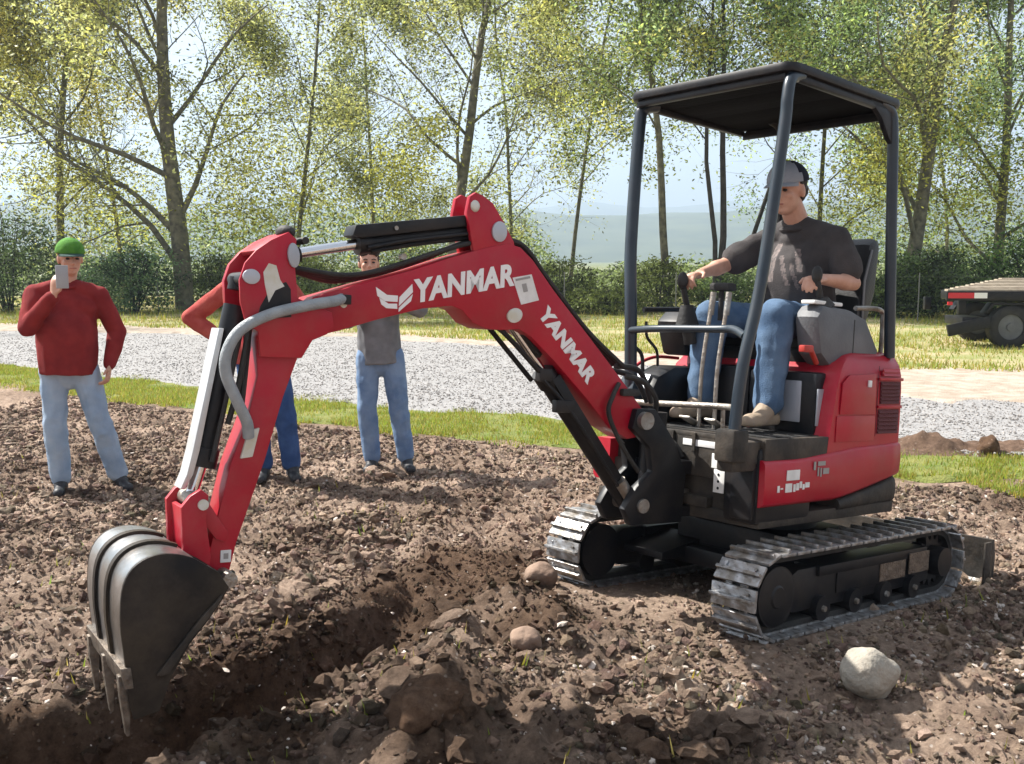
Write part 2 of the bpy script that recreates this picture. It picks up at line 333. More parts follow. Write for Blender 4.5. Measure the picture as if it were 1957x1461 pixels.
# soil material: several scales of crumb, stone flecks, damp dug earth, with shade painted in, where the trench and spoil are
def soil_material(name, attr=False, mul=None):
    m = bpy.data.materials.new(name); m.use_nodes = True; t = m.node_tree; b = t.nodes['Principled BSDF']
    b.inputs['Roughness'].default_value = 0.95; b.inputs['Specular IOR Level'].default_value = 0.15
    tc = t.nodes.new('ShaderNodeTexCoord')
    def nz(sc, det=6, ro=0.6):
        n = t.nodes.new('ShaderNodeTexNoise'); n.inputs['Scale'].default_value = sc; n.inputs['Detail'].default_value = det; n.inputs['Roughness'].default_value = ro
        t.links.new(tc.outputs['Object'], n.inputs['Vector']); return n
    n1 = nz(1.3); r1 = t.nodes.new('ShaderNodeValToRGB'); e = r1.color_ramp.elements
    e[0].position = 0.30; e[0].color = (0.215, 0.152, 0.112, 1); e[1].position = 0.70; e[1].color = (0.520, 0.400, 0.315, 1)
    t.links.new(n1.outputs['Fac'], r1.inputs[0])
    n2 = nz(22, 8, 0.75); r2 = t.nodes.new('ShaderNodeValToRGB'); e = r2.color_ramp.elements
    e[0].position = 0.33; e[0].color = (0.50, 0.47, 0.46, 1); e[1].position = 0.66; e[1].color = (1.35, 1.32, 1.28, 1)
    t.links.new(n2.outputs['Fac'], r2.inputs[0])
    mx = t.nodes.new('ShaderNodeMix'); mx.data_type = 'RGBA'; mx.blend_type = 'MULTIPLY'; mx.inputs[0].default_value = 1
    t.links.new(r1.outputs[0], mx.inputs[6]); t.links.new(r2.outputs[0], mx.inputs[7])
    vo = t.nodes.new('ShaderNodeTexVoronoi'); vo.inputs['Scale'].default_value = 34; t.links.new(tc.outputs['Object'], vo.inputs['Vector'])
    r3 = t.nodes.new('ShaderNodeValToRGB'); e = r3.color_ramp.elements; e[0].position = 0.14; e[0].color = (1, 1, 1, 1); e[1].position = 0.24; e[1].color = (0, 0, 0, 1)
    t.links.new(vo.outputs['Distance'], r3.inputs[0])
    r4 = t.nodes.new('ShaderNodeMapRange'); r4.inputs[1].default_value = 0.60; r4.inputs[2].default_value = 0.72
    sp = t.nodes.new('ShaderNodeSeparateColor'); t.links.new(vo.outputs['Color'], sp.inputs[0]); t.links.new(sp.outputs[0], r4.inputs[0])
    mu = t.nodes.new('ShaderNodeMath'); mu.operation = 'MULTIPLY'; t.links.new(r3.outputs[0], mu.inputs[0]); t.links.new(r4.outputs[0], mu.inputs[1])
    m2 = t.nodes.new('ShaderNodeMix'); m2.data_type = 'RGBA'; m2.inputs[7].default_value = (0.62, 0.54, 0.47, 1)
    t.links.new(mu.outputs[0], m2.inputs[0]); t.links.new(mx.outputs[2], m2.inputs[6])
    out = m2.outputs[2]
    if attr:
        a = t.nodes.new('ShaderNodeAttribute'); a.attribute_name = 'tint'
        m3 = t.nodes.new('ShaderNodeMix'); m3.data_type = 'RGBA'; m3.blend_type = 'MULTIPLY'; m3.inputs[0].default_value = 1
        t.links.new(out, m3.inputs[6]); t.links.new(a.outputs['Color'], m3.inputs[7]); out = m3.outputs[2]
    if mul:
        m4 = t.nodes.new('ShaderNodeMix'); m4.data_type = 'RGBA'; m4.blend_type = 'MULTIPLY'; m4.inputs[0].default_value = 1; m4.inputs[7].default_value = (*mul, 1)
        t.links.new(out, m4.inputs[6]); out = m4.outputs[2]
    t.links.new(out, b.inputs['Base Color'])
    n5 = nz(60, 8, 0.85); bp = t.nodes.new('ShaderNodeBump'); bp.inputs['Strength'].default_value = 1; bp.inputs['Distance'].default_value = 0.03
    t.links.new(n5.outputs['Fac'], bp.inputs['Height']); t.links.new(bp.outputs[0], b.inputs['Normal'])
    return m
SOIL = soil_material('dry_turned_soil', True); CLOD = soil_material('soil_clod', True)
GRAVEL = mat('grey_gravel', (0.22, 0.215, 0.215), 0.9, col2=(0.31, 0.30, 0.295), scale=16, bump=1, bscale=45, detail=9)
TANG = mat('tan_track_dirt', (0.29, 0.23, 0.175), 0.95, col2=(0.42, 0.35, 0.29), scale=5, bump=1, bscale=40, detail=9)
VERGE = mat('verge_grass_base', (0.10, 0.14, 0.022), 0.95, col2=(0.20, 0.20, 0.05), scale=4, bump=1, bscale=60, detail=8)
MEADOW = mat('dry_meadow_base', (0.17, 0.20, 0.05), 0.95, col2=(0.38, 0.31, 0.18), scale=0.9, bump=1, bscale=30, detail=8)

def damp_shade(x, y):
    """darker, redder fresh soil in the trench and on its spoil, plus trench shade painted into the tint"""
    d, tt = dist_poly(x, y, TRENCH); w = 1 - sstep(0.25, 0.6, d)
    for mx, my, mr, mh in MOUNDS[:6]: w = np.maximum(w, np.exp(-((x - mx) ** 2 + (y - my) ** 2) / (mr * 0.9) ** 2))
    w = np.clip(w + 0.5 * fbm(x, y, 3, 3, 5), 0, 1)
    return np.stack([1 - 0.66 * w, 1 - 0.71 * w, 1 - 0.75 * w], -1)  # stronger than dug soil alone: trench shade is mixed into this colour
gx = steps(-2500, 2500, -3.6, 4.6, 0.022, 1.06, 160); gy = steps(-60, 5000, 2.0, 8.2, 0.022, 1.05, 160)
X, Y = np.meshgrid(gx, gy); Z = height(X, Y)
ground = grid_mesh('ground', X, Y, Z, SOIL); tag(ground, kind='structure')
a = ground.data.color_attributes.new('tint', 'FLOAT_COLOR', 'POINT'); c = np.ones((X.size, 4), np.float32); c[:, :3] = damp_shade(X, Y).reshape(-1, 3); a.data.foreach_set('color', c.ravel())

def strip(name, lo, hi, xs, ny, m, lift, edge=0.25, seed=3):
    X = np.repeat(xs[None], ny, 0); t = np.linspace(0, 1, ny)[:, None]
    l = lo(xs) + edge * fbm(xs, xs * 0, 1.7, 4, seed); h_ = hi(xs) + edge * fbm(xs, xs * 0 + 5, 1.7, 4, seed + 4)
    Y = l[None] * (1 - t) + h_[None] * t; Z = height(X, Y) + lift
    Z = Z + 0.012 * fbm(X, Y, 4, 3, seed)
    Z[0] -= 0.03; Z[-1] -= 0.03
    o = grid_mesh(name, X, Y, Z, m); tag(o, kind='structure'); return o
xs = steps(-60, 60, -12, 9, 0.08, 1.08, 3)
strip('grass_verge', lambda x: bA(x) + 0.25, lambda x: bB(x) + 0.1, xs, 26, VERGE, 0.03, 0.35, 3)
strip('gravel_road', lambda x: bB(x), lambda x: bC(x) + 0.4, xs, 60, GRAVEL, 0.05, 0.25, 13)
strip('dirt_track', lambda x: bC(x), lambda x: bD(x) + 0.4, xs, 30, TANG, 0.07, 0.45, 23)
strip('meadow', lambda x: bD(x), lambda x: bD(x) * 0 + 75, xs, 60, MEADOW, 0.09, 0.5, 33)

# ------------------------------------------------------------------ scattered small stuff
def ico(sub):
    if sub == 0: return np.array([[1, 0, 0], [-1, 0, 0], [0, 1, 0], [0, -1, 0], [0, 0, 1], [0, 0, -1]], float), np.array([[0, 2, 4], [2, 1, 4], [1, 3, 4], [3, 0, 4], [2, 0, 5], [1, 2, 5], [3, 1, 5], [0, 3, 5]])
    bm = bmesh.new(); bmesh.ops.create_icosphere(bm, subdivisions=sub, radius=1)
    V = np.array([v.co[:] for v in bm.verts]); F = np.array([[v.index for v in f.verts] for f in bm.faces]); bm.free(); return V, F
def scatter_lumps(name, pos, rad, m, tint, sub=1, flat=0.7, seed=1, sm=False):
    rg = np.random.default_rng(seed); V, F = ico(sub); n = len(pos); k = len(V)
    d = 1 + (rg.random((n, k)) - 0.5) * 0.8
    s_ = rad[:, None] * np.stack([0.75 + 0.6 * rg.random(n), 0.75 + 0.6 * rg.random(n), flat * (0.7 + 0.6 * rg.random(n))], -1)
    P = V[None] * d[..., None] * s_[:, None]; a = rg.random(n) * 6.28; ca, sa = np.cos(a)[:, None], np.sin(a)[:, None]
    Q = P.copy(); Q[..., 0] = P[..., 0] * ca - P[..., 1] * sa; Q[..., 1] = P[..., 0] * sa + P[..., 1] * ca
    tl = (rg.random(n) - 0.5)[:, None] * 0.9; Q[..., 2] = P[..., 2] + tl * P[..., 0]
    Q += pos[:, None]
    FF = (F[None] + (np.arange(n) * k)[:, None, None]).reshape(-1, 3)
    return raw_mesh(name, Q.reshape(-1, 3), FF, m, np.repeat(tint, k, 0), smooth_=sm)
def place(n, x0, x1, y0, y1, dens, seed):
    rg = np.random.default_rng(seed); out = []
    while sum(map(len, out)) < n:
        x = rg.uniform(x0, x1, n * 2); y = rg.uniform(y0, y1, n * 2); k = rg.random(n * 2) < dens(x, y); out.append(np.stack([x[k], y[k]], -1))
    p = np.concatenate(out)[:n]; return p[:, 0], p[:, 1], rg
def soil_d(x, y):
    ok = (y < bA(x) - 0.1) & (np.abs(x) < y * 0.56 + 0.5)
    dx = x - MO.x; dy = y - MO.y; f = -(dx * math.cos(YAW) + dy * math.sin(YAW)); l = dx * math.sin(YAW) - dy * math.cos(YAW)
    under = (np.abs(f) < 0.9) & (np.abs(l) < 0.66)
    return ok * np.clip(1.15 - y / 11, 0.15, 1) * np.clip(0.35 + 2.2 * fbm(x, y, 2.2, 4, 8), 0.10, 1) * np.where(under, 0.1, 1)
x, y, rg = place(26000, -5.5, 6, 2.2, 12, soil_d, 11)
r_ = 0.005 + 0.020 * rg.random(len(x)) ** 4 + 0.0010 * y
tn = (np.stack([0.45 + 1.05 * rg.random(len(x)) ** 1.3] * 3, -1) + (rg.random((len(x), 3)) - 0.5) * 0.10) * damp_shade(x, y)
tag(scatter_lumps('soil_clods', np.stack([x, y, height(x, y) + r_ * 0.25], -1), r_, CLOD, tn, 1, 0.85, 4), kind='stuff')
x, y, rg = place(75000, -5.5, 6, 2.2, 12, lambda x, y: soil_d(x, y) ** 0.5, 12)
r_ = 0.0025 + 0.007 * rg.random(len(x)) ** 2 + 0.0008 * y
tn = (np.stack([0.40 + 1.2 * rg.random(len(x)) ** 1.2] * 3, -1) + (rg.random((len(x), 3)) - 0.5) * 0.10) * damp_shade(x, y)
tag(scatter_lumps('soil_crumbs', np.stack([x, y, height(x, y) + r_ * 0.3], -1), r_, CLOD, tn, 0, 0.9, 44), kind='stuff')
x, y, rg = place(450, -4, 5, 2.2, 9, soil_d, 21)
r_ = 0.018 + 0.028 * rg.random(len(x)) ** 2.5
tn = np.stack([0.85 + 0.5 * rg.random(len(x))] * 3, -1) * damp_shade(x, y)
tag(scatter_lumps('large_soil_clods', np.stack([x, y, height(x, y) + r_ * 0.15], -1), r_, CLOD, tn, 2, 0.7, 5), kind='stuff')
def lump_d(x, y):
    d, tt = dist_poly(x, y, TRENCH); q = np.exp(-((d - 0.5) / 0.22) ** 2) * (x > -1.2)
    for mx, my, mr, mh in MOUNDS[:6]: q = np.maximum(q, np.exp(-((x - mx) ** 2 + (y - my) ** 2) / (mr * 1.1) ** 2))
    return soil_d(x, y) * q
x, y, rg = place(260, -1.8, 1.4, 2.4, 5.4, lump_d, 25)
r_ = 0.016 + 0.045 * rg.random(len(x)) ** 2
tn = np.stack([0.65 + 0.6 * rg.random(len(x))] * 3, -1) * damp_shade(x, y)
tag(scatter_lumps('dug_soil_lumps', np.stack([x, y, height(x, y) + r_ * 0.2], -1), r_, CLOD, tn, 2, 0.75, 15), kind='stuff')
PEB = mat('pale_pebble', (0.46, 0.42, 0.38), 0.8, col2=(0.60, 0.57, 0.54), scale=30, bump=0.3, bscale=60, attr='tint')
x, y, rg = place(5000, -4, 5, 2.2, 9, lambda x, y: soil_d(x, y) * np.where(x > 0, 1, 0.4), 31)
r_ = 0.0035 + 0.012 * rg.random(len(x)) ** 3.5
tn = np.stack([0.55 + 0.5 * rg.random(len(x))] * 3, -1) * np.array([1, 0.92, 0.85])
tag(scatter_lumps('pebbles', np.stack([x, y, height(x, y) + r_ * 0.4], -1), r_, PEB, tn, 1, 0.7, 6), kind='stuff')
gd = lambda x, y: (y > bB(x)) & (y < bC(x)) & (np.abs(x) < y * 0.56 + 0.5)
x, y, rg = place(30000, -13, 9, 7.5, 23, lambda x, y: gd(x, y) * np.clip(1.3 - y / 20, 0.1, 1), 41)
r_ = 0.005 + 0.009 * rg.random(len(x)) ** 2
tn = np.stack([0.28 + 0.38 * rg.random(len(x))] * 3, -1) * np.array([1, 0.99, 1.0])
tag(scatter_lumps('road_gravel', np.stack([x, y, height(x, y) + 0.055], -1), r_, PEB, tn, 1, 0.6, 7), kind='stuff')

def blades(name, x, y, z, h_, w_, rg, tint, m=GRASS):
    n = len(x); a = rg.random(n) * 6.283; lean = (rg.random((n, 2)) - 0.5) * 0.9 * h_[:, None]
    c = np.stack([x, y, z], -1); s_ = np.stack([np.cos(a), np.sin(a), 0 * a], -1) * w_[:, None]
    top = c + np.concatenate([lean, h_[:, None]], -1)
    V = np.stack([c - s_, c + s_, top], 1).reshape(-1, 3); F = np.arange(n * 3).reshape(-1, 3)
    return raw_mesh(name, V, F, m, np.repeat(tint, 3, 0))
def gtint(n, rg, dry=0.15):
    t = np.stack([0.8 + 0.5 * rg.random(n), 0.8 + 0.4 * rg.random(n), 0.6 + 0.8 * rg.random(n)], -1)
    d = rg.random(n) < dry; t[d] = np.array([1.75, 1.25, 2.3]) * (0.7 + 0.5 * rg.random((d.sum(), 1))); return t
x, y, rg = place(70000, -13, 9, 6.4, 22, lambda x, y: ((y > bA(x) + 0.05 + 0.9 * fbm(x, y, 1.7, 4, 3)) & (y < bB(x) + 0.0 + 0.6 * fbm(x, y, 2, 3, 4)) & (np.abs(x) < y * 0.56 + 0.6)) * (0.25 + 0.75 * (fbm(x, y, 1.6, 3, 90) > -0.15)), 51)
h_ = 0.02 + 0.045 * rg.random(len(x)) ** 1.5
tag(blades('verge_grass', x, y, height(x, y) + 0.02, h_, 0.004 + 0.004 * rg.random(len(x)), rg, gtint(len(x), rg, 0.10)), kind='stuff')
x, y, rg = place(90000, -24, 22, 12, 42, lambda x, y: ((y > bD(x) - 0.2 + 0.5 * fbm(x, y, 1, 3, 3)) & (np.abs(x) < y * 0.56 + 1)) * (0.25 + 0.75 * (fbm(x, y, 0.5, 3, 91) > -0.1)) * np.clip(1.4 - y / 36, 0.2, 1), 61)
h_ = 0.04 + 0.08 * rg.random(len(x)) ** 1.5 + 0.15 * (rg.random(len(x)) < 0.08) * (y > 24)
dry = 0.30
tag(blades('meadow_grass', x, y, height(x, y) + 0.07, h_, 0.008 + 0.008 * rg.random(len(x)), rg, gtint(len(x), rg, dry)), kind='stuff')
x, y, rg = place(500, -4, 5, 2.6, 9, lambda x, y: soil_d(x, y) * (fbm(x, y, 0.8, 2, 66) > 0.15), 71)
h_ = 0.02 + 0.05 * rg.random(len(x))
tag(blades('weed_sprigs', x, y, height(x, y), h_, 0.003 + 0.003 * rg.random(len(x)), rg, gtint(len(x), rg, 0.2)), kind='stuff')

def stone(name, x, y, rad, m, label, cat='rock', seed=0, sink=0.25, sub=4, lump=0.12, group=None, rz=0.0):
    bm = bmesh.new(); bmesh.ops.create_icosphere(bm, subdivisions=sub, radius=1)
    for v in bm.verts:
        n1 = mnoise.noise(v.co * 1.1 + Vector((seed * 3.1, 0, 0))); n2 = mnoise.noise(v.co * 4 + Vector((0, seed * 1.7, 0)))
        v.co = v.co * (1 + lump * 1.6 * n1 + lump * 0.35 * n2)
        v.co = Vector((v.co.x * rad[0], v.co.y * rad[1], v.co.z * rad[2]))
    me = bpy.data.meshes.new(name); bm.to_mesh(me); bm.free(); me.materials.append(m); smooth(me, 60)
    o = link(name, me); o.location = (x, y, hz(x, y) + rad[2] * (1 - 2 * sink)); o.rotation_euler = (0.1, 0.15, rz); tag(o, label, cat, group); return o
HEADL = mat('canopy_liner', (0.008, 0.008, 0.009), 0.95, spec=0.05, bump=0.2, bscale=40)
ROCK = mat('pale_boulder', (0.27, 0.245, 0.205), 0.85, col2=(0.46, 0.42, 0.35), scale=9, bump=1, bscale=22, detail=9); add_dust(ROCK, (0.22, 0.165, 0.12), 0.85, 8)
LUMPM = soil_material('damp_lump', False, (0.46, 0.38, 0.32))
ROCKB = mat('earthy_stone', (0.26, 0.18, 0.13), 0.9, col2=(0.17, 0.11, 0.08), scale=9, bump=0.8, bscale=18, detail=9)
stone('boulder', 1.27, 3.47, (0.100, 0.092, 0.098), ROCK, 'pale grey rounded boulder lying on the soil in front of the near track', seed=9, sink=0.17, lump=0.14)
stone('stone', 0.13, 4.42, (0.070, 0.065, 0.055), ROCKB, 'round brown stone in the spoil just left of the near track front', seed=5, sink=0.2)
stone('stone', 0.05, 3.72, (0.062, 0.055, 0.05), ROCKB, 'small tan stone sitting right of the dark spoil mound', seed=8, sink=0.15)
stone('soil_lump', -0.235, 2.98, (0.125, 0.11, 0.085), LUMPM, 'large brown earth lump on the near side of the trench, bottom centre', 'soil lump', seed=11, sink=0.42, lump=0.45, sub=5)
stone('stone', 2.02, 3.55, (0.05, 0.05, 0.035), ROCK, 'small pale stone at the right edge beyond the boulder', seed=14, sink=0.2)
stone('stone', 0.62, 3.45, (0.045, 0.04, 0.03), ROCK, 'small pale stone in the lit soil below the gap between the tracks', seed=17, sink=0.2)
stone('soil_lump', 3.88, 8.15, (0.08, 0.08, 0.10), LUMPM, 'upright dark earth lump on the heap at the right edge', 'soil lump', seed=21, sink=0.1, lump=0.2)

# heap of dug earth on the verge at the right
X_, Y_ = np.meshgrid(np.linspace(2.6, 5.2, 105), np.linspace(7.85, 8.9, 50))
hp = 0.11 * np.exp(-((X_ - 3.45) / 0.30) ** 2) + 0.07 * np.exp(-((X_ - 3.95) / 0.35) ** 2) + 0.06 * np.exp(-((X_ - 2.95) / 0.25) ** 2) + 0.06 * np.exp(-((X_ - 4.6) / 0.4) ** 2)
hp = hp * np.exp(-((Y_ - 8.32 + 0.10 * fbm(X_, Y_, 2, 2, 7)) / 0.24) ** 2) * (1 + 1.1 * fbm(X_, Y_, 5, 4, 8)) + 0.02 * fbm(X_, Y_, 16, 3, 4)
hp = hp - 0.05 * sstep(0.7, 1.0, np.maximum(np.abs(X_ - 3.9) / 1.3, np.abs(Y_ - 8.37) / 0.52))
heap = grid_mesh('earth_heap', X_, Y_, height(X_, Y_) + 0.045 + hp - 0.035, CLOD); tag(heap, 'low heap of dark dug earth on the grass verge at the right edge', 'earth heap')
a = heap.data.color_attributes.new('tint', 'FLOAT_COLOR', 'POINT'); c = np.ones((X_.size, 4), np.float32); c[:, :3] = (0.50, 0.44, 0.41); a.data.foreach_set('color', c.ravel())

# ------------------------------------------------------------------ excavator
Fv = Vector((-math.cos(YAW), -math.sin(YAW), 0)); Lv = Vector((math.sin(YAW), -math.cos(YAW), 0)); Uv = Vector((0, 0, 1))
F2 = Fv * math.cos(PIT) + Uv * math.sin(PIT); U2 = Uv * math.cos(PIT) - Fv * math.sin(PIT)
L3 = Lv * math.cos(ROL) + U2 * math.sin(ROL); U3 = U2 * math.cos(ROL) - Lv * math.sin(ROL)
MM = Matrix((F2, L3, U3)).transposed().to_4x4(); MM.translation = MO
EX = empty('mini_excavator', MM)
tag(EX, 'red and black mini excavator with open canopy, its bucket down in the trench', 'excavator')
def P(b, name, m, mtx=None, parent=None, sm=35): return b.build(name, m, parent or EX, mtx, sm)

# --- crawler tracks
TL, TR = 0.846, 0.165; HS = TL - TR - 0.01
def stad(s_, r=TR, sag=True):
    per = 4 * HS + 2 * math.pi * r; s_ = s_ % per
    if s_ < 2 * HS:   # bottom, front to rear
        return (HS - s_, TR + 0.015 - r, math.pi)
    s_ -= 2 * HS
    if s_ < math.pi * r: a = s_ / r; return (-HS - r * math.sin(a), TR + 0.015 - r * math.cos(a), math.pi - a)
    s_ -= math.pi * r
    if s_ < 2 * HS:
        return (-HS + s_, TR + 0.015 + r, 0.0)
    s_ -= 2 * HS; a = s_ / r; return (HS + r * math.sin(a), TR + 0.015 + r * math.cos(a), -a)
PER = 4 * HS + 2 * math.pi * TR; NSH = 38
shoe = B()
shoe.box((-0.044, -0.105, -0.006), (0.044, 0.105, 0.008), 0.003)
shoe.box((-0.006, -0.104, 0.008), (0.008, 0.104, 0.026), 0.003)
shoe.box((-0.047, -0.05, -0.018), (0.047, -0.02, -0.006)); shoe.box((-0.047, 0.02, -0.018), (0.047, 0.05, -0.006))
for yy in (-0.07, 0.07): shoe.cyl((-0.022, yy, 0.006), (-0.022, yy, 0.014), 0.008, seg=8)
sme = None
for sd in (1, -1):
    lc = sd * 0.482
    bt = B(); n = 64; rin = TR - 0.03
    ra = []; 
    for i in range(n):
        s_ = PER * i / n; q0 = stad(s_); nx, nz_ = math.sin(-q0[2]), math.cos(q0[2])
        ra.append((q0, nx, nz_))
    for (u0, u1) in ((-0.045, 0.045),):
        rings = [[bt.bm.verts.new((q[0] - nx * o_, lc + y_, q[1] - nz_ * o_)) for (o_, y_) in ((0.014, -0.05), (0.014, 0.05), (0.040, 0.05), (0.040, -0.05))] for q, nx, nz_ in ra]
        for i in range(n):
            for k in range(4): bt.bm.faces.new((rings[i][k], rings[i][(k + 1) % 4], rings[(i + 1) % n][(k + 1) % 4], rings[(i + 1) % n][k]))
        bmesh.ops.recalc_face_normals(bt.bm, faces=bt.bm.faces[:])
    belt = P(bt, 'crawler_track', RUB)
    for i in range(NSH):
        fx, wz, an = stad(PER * (i + 0.3) / NSH, TR)
        M_ = Matrix.Translation((fx, lc, wz)) @ Matrix.Rotation(-an, 4, 'Y')
        if sme is None:
            o = shoe.build('track_shoe', TRK, belt, M_); sme = o.data
        else: link('track_shoe', sme, belt, M_)
    lo, li = sd * 0.555, sd * 0.41
    fr = B(); fr.prism([(-0.60, 0.10), (-0.62, 0.20), (-0.50, 0.26), (0.48, 0.26), (0.60, 0.21), (0.60, 0.13), (0.50, 0.085), (-0.5, 0.085)], sd * 0.44, sd * 0.53, 0.008)
    fr.box((-0.45, sd * 0.53, 0.13), (0.20, sd * 0.538, 0.235), 0.004)
    fr.box((-0.55, sd * 0.42, 0.22), (0.35, sd * 0.545, 0.262), 0.004)
    P(fr, 'track_frame', BLK)
    w = B(); w.cyl((HS, sd * 0.40, TR + 0.015), (HS, sd * 0.565, TR + 0.015), 0.122, seg=32); w.cyl((HS, sd * 0.565, TR + 0.015), (HS, sd * 0.575, TR + 0.015), 0.05, 0.04, 20)
    w.cyl((HS, sd * 0.565, TR + 0.015), (HS, sd * 0.568, TR + 0.015), 0.115, 0.10, 32)
    P(w, 'idler_wheel', BLK)
    w = B(); n = 14; pts = []
    for i in range(n * 2):
        a = math.pi * i / n; rr = 0.128 if i % 2 else 0.098; pts += [(-HS + rr * math.cos(a - .07), TR + 0.015 + rr * math.sin(a - .07)), (-HS + rr * math.cos(a + .07), TR + 0.015 + rr * math.sin(a + .07))]
    w.prism(pts, sd * 0.455, sd * 0.505, 0); w.cyl((-HS, sd * 0.42, TR + 0.015), (-HS, sd * 0.575, TR + 0.015), 0.075, 0.068, 24)
    P(w, 'drive_sprocket', BLK)
    for k, fx in enumerate((-0.42, -0.17, 0.08, 0.33)):
        w = B(); w.cyl((fx, sd * 0.415, 0.088), (fx, sd * 0.56, 0.088), 0.052, seg=20); ro = P(w, 'track_roller', BLK)
        c_ = B(); c_.cyl((fx, sd * 0.56, 0.088), (fx, sd * 0.572, 0.088), 0.014, 0.012, 8); c_.build('roller_bolt', STEEL, ro)
    w = B(); w.box((-0.36, sd * 0.539, 0.14), (-0.14, sd * 0.543, 0.225), 0.001); P(w, 'mud_caked_plate', SOILONPLATE)
    w = B(); w.box((-0.56, sd * 0.546, 0.15), (-0.38, sd * 0.552, 0.245), 0.002); P(w, 'mud_caked_plate', SOILONPLATE)
# --- car body
b_ = B(); b_.box((-0.26, -0.30, 0.19), (0.26, 0.30, 0.34), 0.02); b_.box((-0.40, -0.45, 0.14), (-0.22, 0.45, 0.23), 0.012); b_.box((0.22, -0.45, 0.14), (0.36, 0.45, 0.22), 0.012)
b_.prism([(0.20, 0.25), (0.52, 0.20), (0.52, 0.17), (0.2, 0.15)], -0.40, -0.16, 0.006); b_.prism([(0.20, 0.25), (0.42, 0.20), (0.42, 0.17), (0.2, 0.15)], 0.16, 0.42, 0.006)
P(b_, 'car_body', BLK)
b_ = B(); b_.cyl((0, 0, 0.33), (0, 0, 0.375), 0.25, seg=48); b_.cyl((0, 0, 0.375), (0, 0, 0.42), 0.29, seg=48); P(b_, 'turntable', BLK)
b_ = B()
for sd in (1, -1): b_.prism([(-0.30, 0.24), (-1.05, 0.16), (-1.05, 0.09), (-0.30, 0.14)], sd * 0.22 - 0.03, sd * 0.22 + 0.03, 0.008)
b_.cyl((-0.25, 0, 0.25), (-0.95, 0, 0.17), 0.035); P(b_, 'blade_arm', BLK)
b_ = B(); b_.prism([(-1.05, 0.0), (-1.07, 0.08), (-1.075, 0.17), (-1.06, 0.26), (-1.085, 0.26), (-1.105, 0.17), (-1.10, 0.08), (-1.08, 0.0)], -0.60, 0.62, 0.003)
b_.box((-1.06, 0.612, 0.02), (-0.99, 0.622, 0.25), 0.002); b_.box((-1.06, -0.602, 0.02), (-0.99, -0.592, 0.25), 0.002)
P(b_, 'dozer_blade', FRAMEM)
b_ = B(); b_.prism([(-1.035, 0.0), (-1.05, 0.0), (-1.066, 0.055), (-1.055, 0.055)], -0.60, 0.62, 0.001); P(b_, 'blade_cutting_edge', STEEL)

# --- upper structure: plan outline, front to rear round the near side
def plan(fr, R_, half=0.47, n=26, e=0.0):
    a0 = math.pi - math.asin(min(0.999, half / R_))
    pts = [(fr, half)]
    for i in range(n + 1):
        a = a0 + (2 * math.pi - 2 * a0) * i / n + 0 if False else a0 + (2 * (math.pi - a0)) * i / n
        pts.append((R_ * math.cos(a), R_ * math.sin(a)))
    pts.append((fr, -half)); return pts
b_ = B(); b_.prism(plan(0.66, 0.585, 0.45), 0.425, 0.475, 0.006, 'Z'); P(b_, 'base_frame', FRAMEM)
# counterweight: dusty dark band under the red skirt, its lower edge swept up to the rear
def band(name, m, fr, R_, half, zlo, zhi, thick=0.03, nf=14, na=34, parent=None):
    """vertical wall following the plan outline; zlo/zhi are functions of arc position s in 0..1 (front near, rear centre = .5)"""
    pts = []
    a0 = math.pi - math.asin(min(0.999, half / R_)); fend = R_ * math.cos(a0)
    for i in range(nf): pts.append((fr + (fend - fr) * i / nf, half, 0, 1))
    for i in range(na + 1):
        a = a0 + 2 * (math.pi - a0) * i / na; pts.append((R_ * math.cos(a), R_ * math.sin(a), math.cos(a), math.sin(a)))
    for i in range(nf): pts.append((fend + (fr - fend) * (i + 1) / nf, -half, 0, -1))
    bm = bmesh.new(); rings = []; N = len(pts) - 1
    for i, (x_, y_, nx, ny) in enumerate(pts):
        f_ = x_; zl, zh = zlo(f_), zhi(f_); r = 0.018
        prof = [(-thick, zl), (-r, zl), (-0.004, zl + r * 0.6), (0, zl + r), (0.004, (zl + zh) / 2), (0, zh - r), (-0.004, zh - r * 0.5), (-r, zh), (-thick, zh)]
        rings.append([bm.verts.new((x_ + nx * o_, y_ + ny * o_, z_)) for o_, z_ in prof])
    for i in range(N):
        for k in range(len(rings[0]) - 1): bm.faces.new((rings[i][k], rings[i][k + 1], rings[i + 1][k + 1], rings[i + 1][k]))
        bm.faces.new((rings[i][-1], rings[i][0], rings[i + 1][0], rings[i + 1][-1]))
    bm.faces.new(rings[0]); bm.faces.new(rings[-1][::-1]); bmesh.ops.recalc_face_normals(bm, faces=bm.faces[:])
    me = bpy.data.meshes.new(name); bm.to_mesh(me); bm.free(); me.materials.append(m); smooth(me, 50)
    return link(name, me, parent or EX)
lowred = lambda f_: 0.515 + 0.13 * max(0.0, (0.15 - f_) / 0.75) ** 1.2
band('counterweight', FRAMEM, 0.10, 0.588, 0.462, lambda f_: 0.46 + 0.03 * max(0, (0.1 - f_)), lambda f_: lowred(f_) - 0.006 if f_ < 0.12 else 0.50, 0.12)
skirt = band('side_skirt', RED, 0.675, 0.60, 0.475, lowred, lambda f_: 0.705 + 0.035 * max(0, min(1, (0.42 - f_) / 0.4)) + 0.03 * max(0.0, (0.1 - f_)), 0.10)
